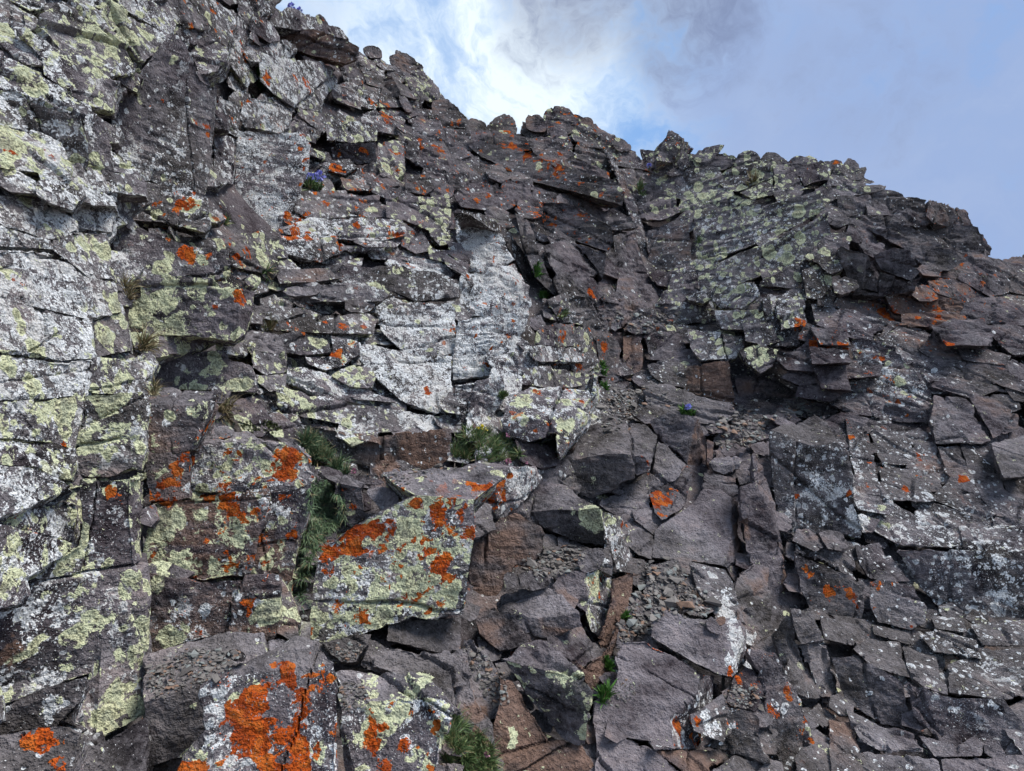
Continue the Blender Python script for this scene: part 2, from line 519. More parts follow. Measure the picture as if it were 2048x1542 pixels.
def stone(front, top=None, right=None, left=None, lich=(0, 0, 0, 0), tone=0.4, d=0.0, n=None, tn=None, rn=None, ln=None,
          L=None, rough=1.0, strata=0.35, tl=None, rl=None, ll=None, shell=True, mk=1.0, cracks=None, parent=None, name='stone', label=None, cat=None, group=None, res=3.8):
    """A block of rock: its visible faces are given by where their corners stand in the photograph; every face lies in its own
    plane in space, and the block goes on into the hill behind them."""
    fr = np.array(front, float)
    c = fr.mean(0)
    d = d + step_at(*c)
    Y = float(depth(c[0], c[1])[0]) + d
    if n is None:
        nv = base_normal(*c)
        flush = (c[0] > 1640 and c[1] > 630)           # the jointed right-hand wall: pieces lie in one plane
        nv[2] *= 0.92 if flush else 0.55
        nv += rng.normal(0, 0.03 if flush else 0.07, 3)
    else:
        yw, pt = R(n[0]), R(n[1])
        nv = np.array([math.sin(yw) * math.cos(pt), -math.cos(yw) * math.cos(pt), math.sin(pt)])
    nv /= np.linalg.norm(nv)
    P0 = ray(*c) * Y
    verts = {}
    lo, hi = Y * 0.80, Y * 1.28

    def unproj(pts, pm, nv, lo, hi):
        for p in pts:
            k = (float(p[0]), float(p[1]))
            if k in verts:
                continue
            r = ray(*k)
            den = r @ nv
            y = (pm @ nv) / den if abs(den) > 1e-5 else hi
            if y <= 0:
                y = hi
            verts[k] = r * min(max(y, lo), hi)
    unproj(front, P0, nv, lo, hi)
    faces = [front]
    fnv = [(nv, tuple(lich), tone)]
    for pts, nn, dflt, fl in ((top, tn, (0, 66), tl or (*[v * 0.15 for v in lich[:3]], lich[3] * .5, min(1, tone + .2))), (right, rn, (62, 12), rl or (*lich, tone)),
                              (left, ln, (-62, 12), ll or (*lich, tone))):
        if not pts:
            continue
        yw, pt = nn or dflt
        yw, pt = R(yw), R(pt)
        fv = np.array([math.sin(yw) * math.cos(pt), -math.cos(yw) * math.cos(pt), math.sin(pt)])
        sh = [verts[(float(p[0]), float(p[1]))] for p in pts if (float(p[0]), float(p[1])) in verts]
        pm = np.mean(sh, 0)
        unproj(pts, pm, fv, pm[1] * 0.9, pm[1] * 1.45)
        faces.append(pts)
        fnv.append((fv, tuple(fl[:4]), fl[4]))
    keys = list(verts)
    V = np.array([verts[k] for k in keys])
    ix = {k: i for i, k in enumerate(keys)}
    bm = bmesh.new()
    bv = [bm.verts.new(p) for p in V]
    for fc in faces:
        ids = []
        for p in fc:
            i = ix[(float(p[0]), float(p[1]))]
            if i not in ids:
                ids.append(i)
        if len(ids) > 2:
            try:
                bm.faces.new([bv[i] for i in ids])
            except ValueError:
                pass
    px = np.array(keys)
    ext = px.max(0) - px.min(0)
    size = math.sqrt(max(ext[0] * ext[1], 1.0)) * Y / F
    ctr = V.mean(0)
    if L is None:
        L = min(max(0.6 * size, 0.10), 0.35) if shell else 0.7 * size
    marg = mk * (0.035 + 0.07 * size) + mk * 0.7 * max(0.0, -d)
    if shell:
        L = max(L, marg + 0.04)
    e = ctr / np.linalg.norm(ctr)
    e = e + np.array([0, 0.25, -0.15])
    e = e / np.linalg.norm(e)
    be = [ed for ed in bm.edges if len(ed.link_faces) == 1]
    bverts = {v for ed in be for v in ed.verts}
    bk = {}
    ymax = V[:, 1].max()
    for v in bverts:
        p = np.array(v.co)
        q = ctr + (p - ctr) * 0.86
        q = q + e * (L + 0.5 * max(0.0, (ymax - p[1])))
        bk[v] = bm.verts.new(q)
    cb = bm.verts.new(np.mean([np.array(v.co) for v in bk.values()], 0) + e * 0.02)
    for ed in be:
        a, b2 = ed.verts
        try:
            bm.faces.new((a, b2, bk[b2], bk[a]))
            bm.faces.new((bk[a], bk[b2], cb))
        except ValueError:
            pass
    bmesh.ops.triangulate(bm, faces=bm.faces[:])
    bmesh.ops.recalc_face_normals(bm, faces=bm.faces[:])
    me = bpy.data.meshes.new(name)
    bm.to_mesh(me)
    bm.free()
    o = link(name, me, parent, label=label, cat=cat, group=group)
    md = o.modifiers.new('r', 'REMESH')
    cell = max(0.0035, res * Y / F)
    big = max((max(v.co[k] for v in me.vertices) - min(v.co[k] for v in me.vertices)) for k in range(3))
    dep = max(3, min(9, math.ceil(math.log2(big / (0.98 * cell)))))
    md.mode = 'SHARP'
    md.octree_depth = dep
    md.scale = min(0.99, big / (cell * 2 ** dep))
    md.sharpness = 1.0
    md.use_remove_disconnected = False
    STONES.append(dict(o=o, shell=shell, marg=marg, fnv=fnv, e=e, L=L, lich=lich, tone=tone, size=size, Y=Y, rough=rough, strata=strata,
                       cracks=(2 if size > 0.16 else 1 if size > 0.09 else 0) if cracks is None else cracks,
                       box=(px.min(0), px.max(0)), nv=nv, ctr=ctr,
                       bed=0 if c[1] < 380 and c[0] < 480 else 3 if c[0] > 1300 and c[1] < 760 and c[0] < 1680 else 2 if c[0] > 1640 else 1))
    return o


def finish_stones(patches):
    dg = bpy.context.evaluated_depsgraph_get()
    dg.update()
    done = []
    for s in STONES:
        me = bpy.data.meshes.new_from_object(s['o'].evaluated_get(dg))
        done.append(me)
    C2 = np.array([(s['box'][0] + s['box'][1]) / 2 for s in STONES])
    A2 = np.array([np.prod(s['box'][1] - s['box'][0]) for s in STONES])
    LF = np.array([s['lich'][:3] for s in STONES])

    def field(x, y):
        wt = np.exp(-((C2 - (x, y)) ** 2).sum(1) / (2 * 70.0 ** 2)) * np.minimum(A2, 20000)
        return (LF * wt[:, None]).sum(0) / (wt.sum() + 1e-9)
    for s, me in zip(STONES, done):
        o = s['o']
        old = o.data
        o.modifiers.clear()
        o.data = me
        me.name = o.name
        bpy.data.meshes.remove(old)
        nV = len(me.vertices)
        if nV == 0:
            print('empty', o.name, s['box'])
            continue
        co = np.empty(nV * 3, np.float32)
        me.vertices.foreach_get('co', co)
        co = co.reshape(-1, 3).astype(np.float64)
        no = np.empty(nV * 3, np.float32)
        me.vertex_normals.foreach_get('vector', no)
        no = no.reshape(-1, 3)
        size, Y = s['size'], s['Y']
        if s['shell']:
            # what lies inside the hill is left off
            nF = len(me.polygons)
            fi_ = np.empty(len(me.loops), np.int32)
            me.loops.foreach_get('vertex_index', fi_)
            fi_ = fi_.reshape(nF, -1)
            fc = co[fi_].mean(1)
            fno = no[fi_].mean(1)
            vw = fc / np.linalg.norm(fc, axis=1, keepdims=True)
            face = (fno * vw).sum(1)
            t = fc @ s['e']
            t0 = np.percentile(t[face < -0.3], 97) if (face < -0.3).any() else t.min()
            keep = ((face < 0.10) & (t < t0 + s['marg']))
            fi_ = fi_[keep]
            used, inv = np.unique(fi_, return_inverse=True)
            co, no = co[used], no[used]
            inv = inv.reshape(fi_.shape).astype(np.int32)
            nm = bpy.data.meshes.new(o.name)
            nm.vertices.add(len(co))
            nm.loops.add(inv.size)
            nm.polygons.add(len(inv))
            nm.vertices.foreach_set('co', co.astype(np.float32).ravel())
            nm.loops.foreach_set('vertex_index', inv.ravel())
            nm.polygons.foreach_set('loop_start', np.arange(len(inv), dtype=np.int32) * inv.shape[1])
            nm.update(calc_edges=True)
            o.data = nm
            bpy.data.meshes.remove(me)
            me = nm
            nV = len(co)
            if nV == 0:
                continue
        a = min(0.042 * size, 0.014) * s['rough']
        off = rng.random(3) * 40
        q = co + off
        disp = a * 1.5 * fbm(q * (2.2 / max(size, 0.05)), 5, 0.58)
        # bedding: thin uneven layers that break off in small steps
        bt = BED[s['bed']]
        lay = co @ bt
        wob = 0.030 * fbm(q * 4.0, 3)
        st = np.c_[co[:, 0] * 5.0, co[:, 1] * 5.0, (lay + wob) * (26.0 + 60.0 / Y)] + off
        sn = vnoise(st) + 0.6 * vnoise(st * np.array([1.9, 1.9, 2.3]) + 5)
        stp = np.tanh(sn * 9.0) * 0.5 + np.tanh((sn - 0.22) * 14.0) * 0.35 + np.tanh((sn + 0.25) * 14.0) * 0.35
        gate = np.clip(0.55 + 2.2 * fbm(q * (2.4 / max(size, 0.12)), 2), 0.05, 1.2)
        disp += s['strata'] * min(1.0, (Y / 3.2) ** 2) * gate * min(0.028 * size + 0.0010, 0.0105) * stp
        # chipped, faceted breaks
        fq = q * (6.5 / max(size, 0.06))
        rd = np.abs(vnoise(fq)) + 0.5 * np.abs(vnoise(fq * 2.1 + 3))
        disp -= a * 0.9 * (0.35 - rd)
        # fine grit
        disp += min(0.0042 * Y / 2.5, 0.035 * size) * fbm(q * (170.0 / Y), 2)
        # joints and hairline cracks
        for k in range(s['cracks']):
            ax = rng.normal(0, 1, 3)
            if rng.random() < 0.5:
                ax = bt + 0.25 * ax
            else:
                ax[2] *= 0.25
            ax = ax - 0.9 * (ax @ s['nv']) * s['nv']
            ax /= np.linalg.norm(ax)
            dist = (co - s['ctr']) @ ax + 0.05 * size * fbm(q * (3.0 / size), 4) + rng.uniform(-0.36, 0.36) * size
            wd = 1.7 * Y / F * rng.uniform(0.9, 1.6)
            mask = np.clip(fbm(q * (1.6 / size) + 9 * k, 2) * 5 + 1.0, 0, 1)
            disp -= mask * min(0.05 * size + 0.005, 0.024) * np.exp(-(dist / wd) ** 2)
            disp += mask * rng.uniform(-0.9, 0.9) * a * np.tanh(dist / wd)
        co2 = co + no * disp[:, None]
        me.vertices.foreach_set('co', co2.astype(np.float32).ravel())
        FV = np.array([f[0] for f in s['fnv']])
        fid = np.argmax(no @ FV.T, 1)
        L4 = np.array([f[1] for f in s['fnv']], np.float32)[fid]
        L4[:, 3] += 0.06
        tone_v = np.array([f[2] for f in s['fnv']], np.float32)[fid]
        # crusts run on across the joints: part of the cover follows the neighbourhood
        bx0, bx1 = s['box']
        gx, gy = np.linspace(bx0[0], bx1[0], 3), np.linspace(bx0[1], bx1[1], 3)
        FG = np.array([[field(a_, b_) for a_ in gx] for b_ in gy])
        ux = np.clip((co[:, 0] / co[:, 1] * F + CX - bx0[0]) / max(bx1[0] - bx0[0], 1) * 2, 0, 1.999)
        uy = np.clip((CY - co[:, 2] / co[:, 1] * F - bx0[1]) / max(bx1[1] - bx0[1], 1) * 2, 0, 1.999)
        ii, jj = ux.astype(int), uy.astype(int)
        fx, fy = (ux - ii)[:, None], (uy - jj)[:, None]
        fv_ = (FG[jj, ii] * (1 - fx) + FG[jj, ii + 1] * fx) * (1 - fy) + (FG[jj + 1, ii] * (1 - fx) + FG[jj + 1, ii + 1] * fx) * fy
        keepw = 0.35 if len(s['fnv']) == 1 else 0.22
        L4[:, :3] = L4[:, :3] * (1 - keepw) + fv_ * keepw
        for ch in range(3):
            L4[:, ch] *= np.clip(1 + 1.15 * fbm(co * 4.5 + 3 + 20 * ch, 3), 0.15, 1.7)
        b0, b1 = s['box']
        for kind, x, y, r, st_ in patches:
            if not (b0[0] - 4 < x < b1[0] + 4 and b0[1] - 4 < y < b1[1] + 4):
                continue
            rr = ray(x, y)
            u = co / co[:, 1:2]
            dd = (u[:, 0] - rr[0]) ** 2 + (u[:, 2] - rr[2]) ** 2
            near = np.where(dd < (9 / F) ** 2)[0]
            if len(near) == 0:
                continue
            c = co[near[np.argmin(co[near, 1])]]
            rad = r * c[1] / F
            dist = np.linalg.norm(co - c, axis=1) * (1 + 0.9 * fbm(co * (1.3 / rad), 3))
            fall = np.clip((rad * 1.25 - dist) / (0.5 * rad), 0, 1)
            L4[:, kind] = np.maximum(L4[:, kind], st_ * fall)
            if kind == 2:
                L4[:, 0] *= 1 - 0.5 * fall
        tn = np.clip(tone_v + 0.25 * fbm(co * 1.7, 2), 0, 1).astype(np.float32)
        bake(me, co, np.clip(L4, 0, 1.3), tn)
        me.materials.clear()
        me.materials.append(ROCK)
        me.polygons.foreach_set('use_smooth', np.zeros(len(me.polygons), bool))
        me.update()
        # the object's own origin sits in the stone
        c = Vector(s['ctr'])
        me.transform(Matrix.Translation(-c))
        o.location = c


# ------------------------------------------------------------------ the body of the cliff behind the stones
def backing(name, x0, x1):
    st = 13.0
    xs = np.arange(x0, x1 + 1, st)
    rows = []
    vv = np.r_[np.linspace(0, 1, 120)]
    P = []
    for v in vv:
        top = ridge(xs) + 22
        ys = top + (1820 - top) * v
        d = depth(xs, ys)
        d = d * 1.03 + 0.11 + 0.04 * np.clip((400 - ys) / 400, 0, 1)
        P.append(np.c_[(xs - CX) / F * d, d, (CY - ys) / F * d])
    P = np.array(P)
    # over the crest the ground falls away behind; below it runs down to the ground
    crest = []
    for k, (dy, dz) in enumerate(((6, -3.5), (2.5, -0.6), (0.8, -0.05))):
        crest.append(P[0] + np.array([0, dy, dz]))
    foot = P[-1] + np.array([0, -0.15, 0])
    foot[:, 2] = -1.75
    P = np.concatenate([np.array(crest), P, foot[None]])
    H, W = P.shape[:2]
    co = P.reshape(-1, 3)
    dsp = 0.12 * fbm(co * 2.2, 5, 0.55)
    lay = (co @ np.array([0.1, -0.16, 1.0]) + 0.05 * fbm(co * 3, 3)) * 20
    dsp += 0.05 * vnoise(np.c_[co[:, 0] * 3, co[:, 1] * 3, lay])
    r = co / np.linalg.norm(co, axis=1, keepdims=True)
    edge = np.zeros((H, W)); edge[4:] = 1
    co = co - r * (np.abs(dsp) * edge.ravel() * 0.7)[:, None]
    idx = np.arange(H * W).reshape(H, W)
    q = np.stack([idx[:-1, :-1], idx[1:, :-1], idx[1:, 1:], idx[:-1, 1:]], -1).reshape(-1, 4)
    me = bpy.data.meshes.new(name)
    me.from_pydata(co.tolist(), [], q.tolist())
    bake(me, co, np.tile(np.array([.12, .15, .05, .12]), (len(co), 1)), np.full(len(co), .12))
    me.materials.append(ROCK)
    return link(name, me, kind='structure')


CLIFF = {'left': backing('cliff_left', -1300, 298), 'middle': backing('cliff_middle', 298, 910),
         'gully': backing('cliff_gully', 910, 1450), 'right': backing('cliff_right', 1450, 3200)}


def cliff_of(x, y):
    return CLIFF['left' if x < 298 else 'middle' if x < 910 else 'gully' if x < 1450 else 'right']


# the hillside below and round about, out to the horizon
def ground():
    bm = bmesh.new()
    n = 40
    vs = {}
    rr = [0, 2, 4, 8, 16, 40, 120, 500, 2500]
    c = bm.verts.new((0, 1, -1.62))
    prev = None
    for r in rr[1:]:
        ring = []
        for k in range(n):
            a = 2 * math.pi * k / n
            x, y = r * math.sin(a), 1 + r * math.cos(a)
            z = -1.62 + 0.05 * math.sin(x * 1.7) * math.cos(y * 1.3) - max(0, -y) * 0.25 * (1 if r < 200 else 0.6)
            ring.append(bm.verts.new((x, y, z)))
        for k in range(n):
            if prev is None:
                bm.faces.new((c, ring[k], ring[(k + 1) % n]))
            else:
                bm.faces.new((prev[k], ring[k], ring[(k + 1) % n], prev[(k + 1) % n]))
        prev = ring
    bmesh.ops.recalc_face_normals(bm, faces=bm.faces[:])
    me = bpy.data.meshes.new('ground')
    bm.to_mesh(me)
    bm.free()
    me.materials.append(SOIL)
    link('ground', me, kind='structure')


ground()

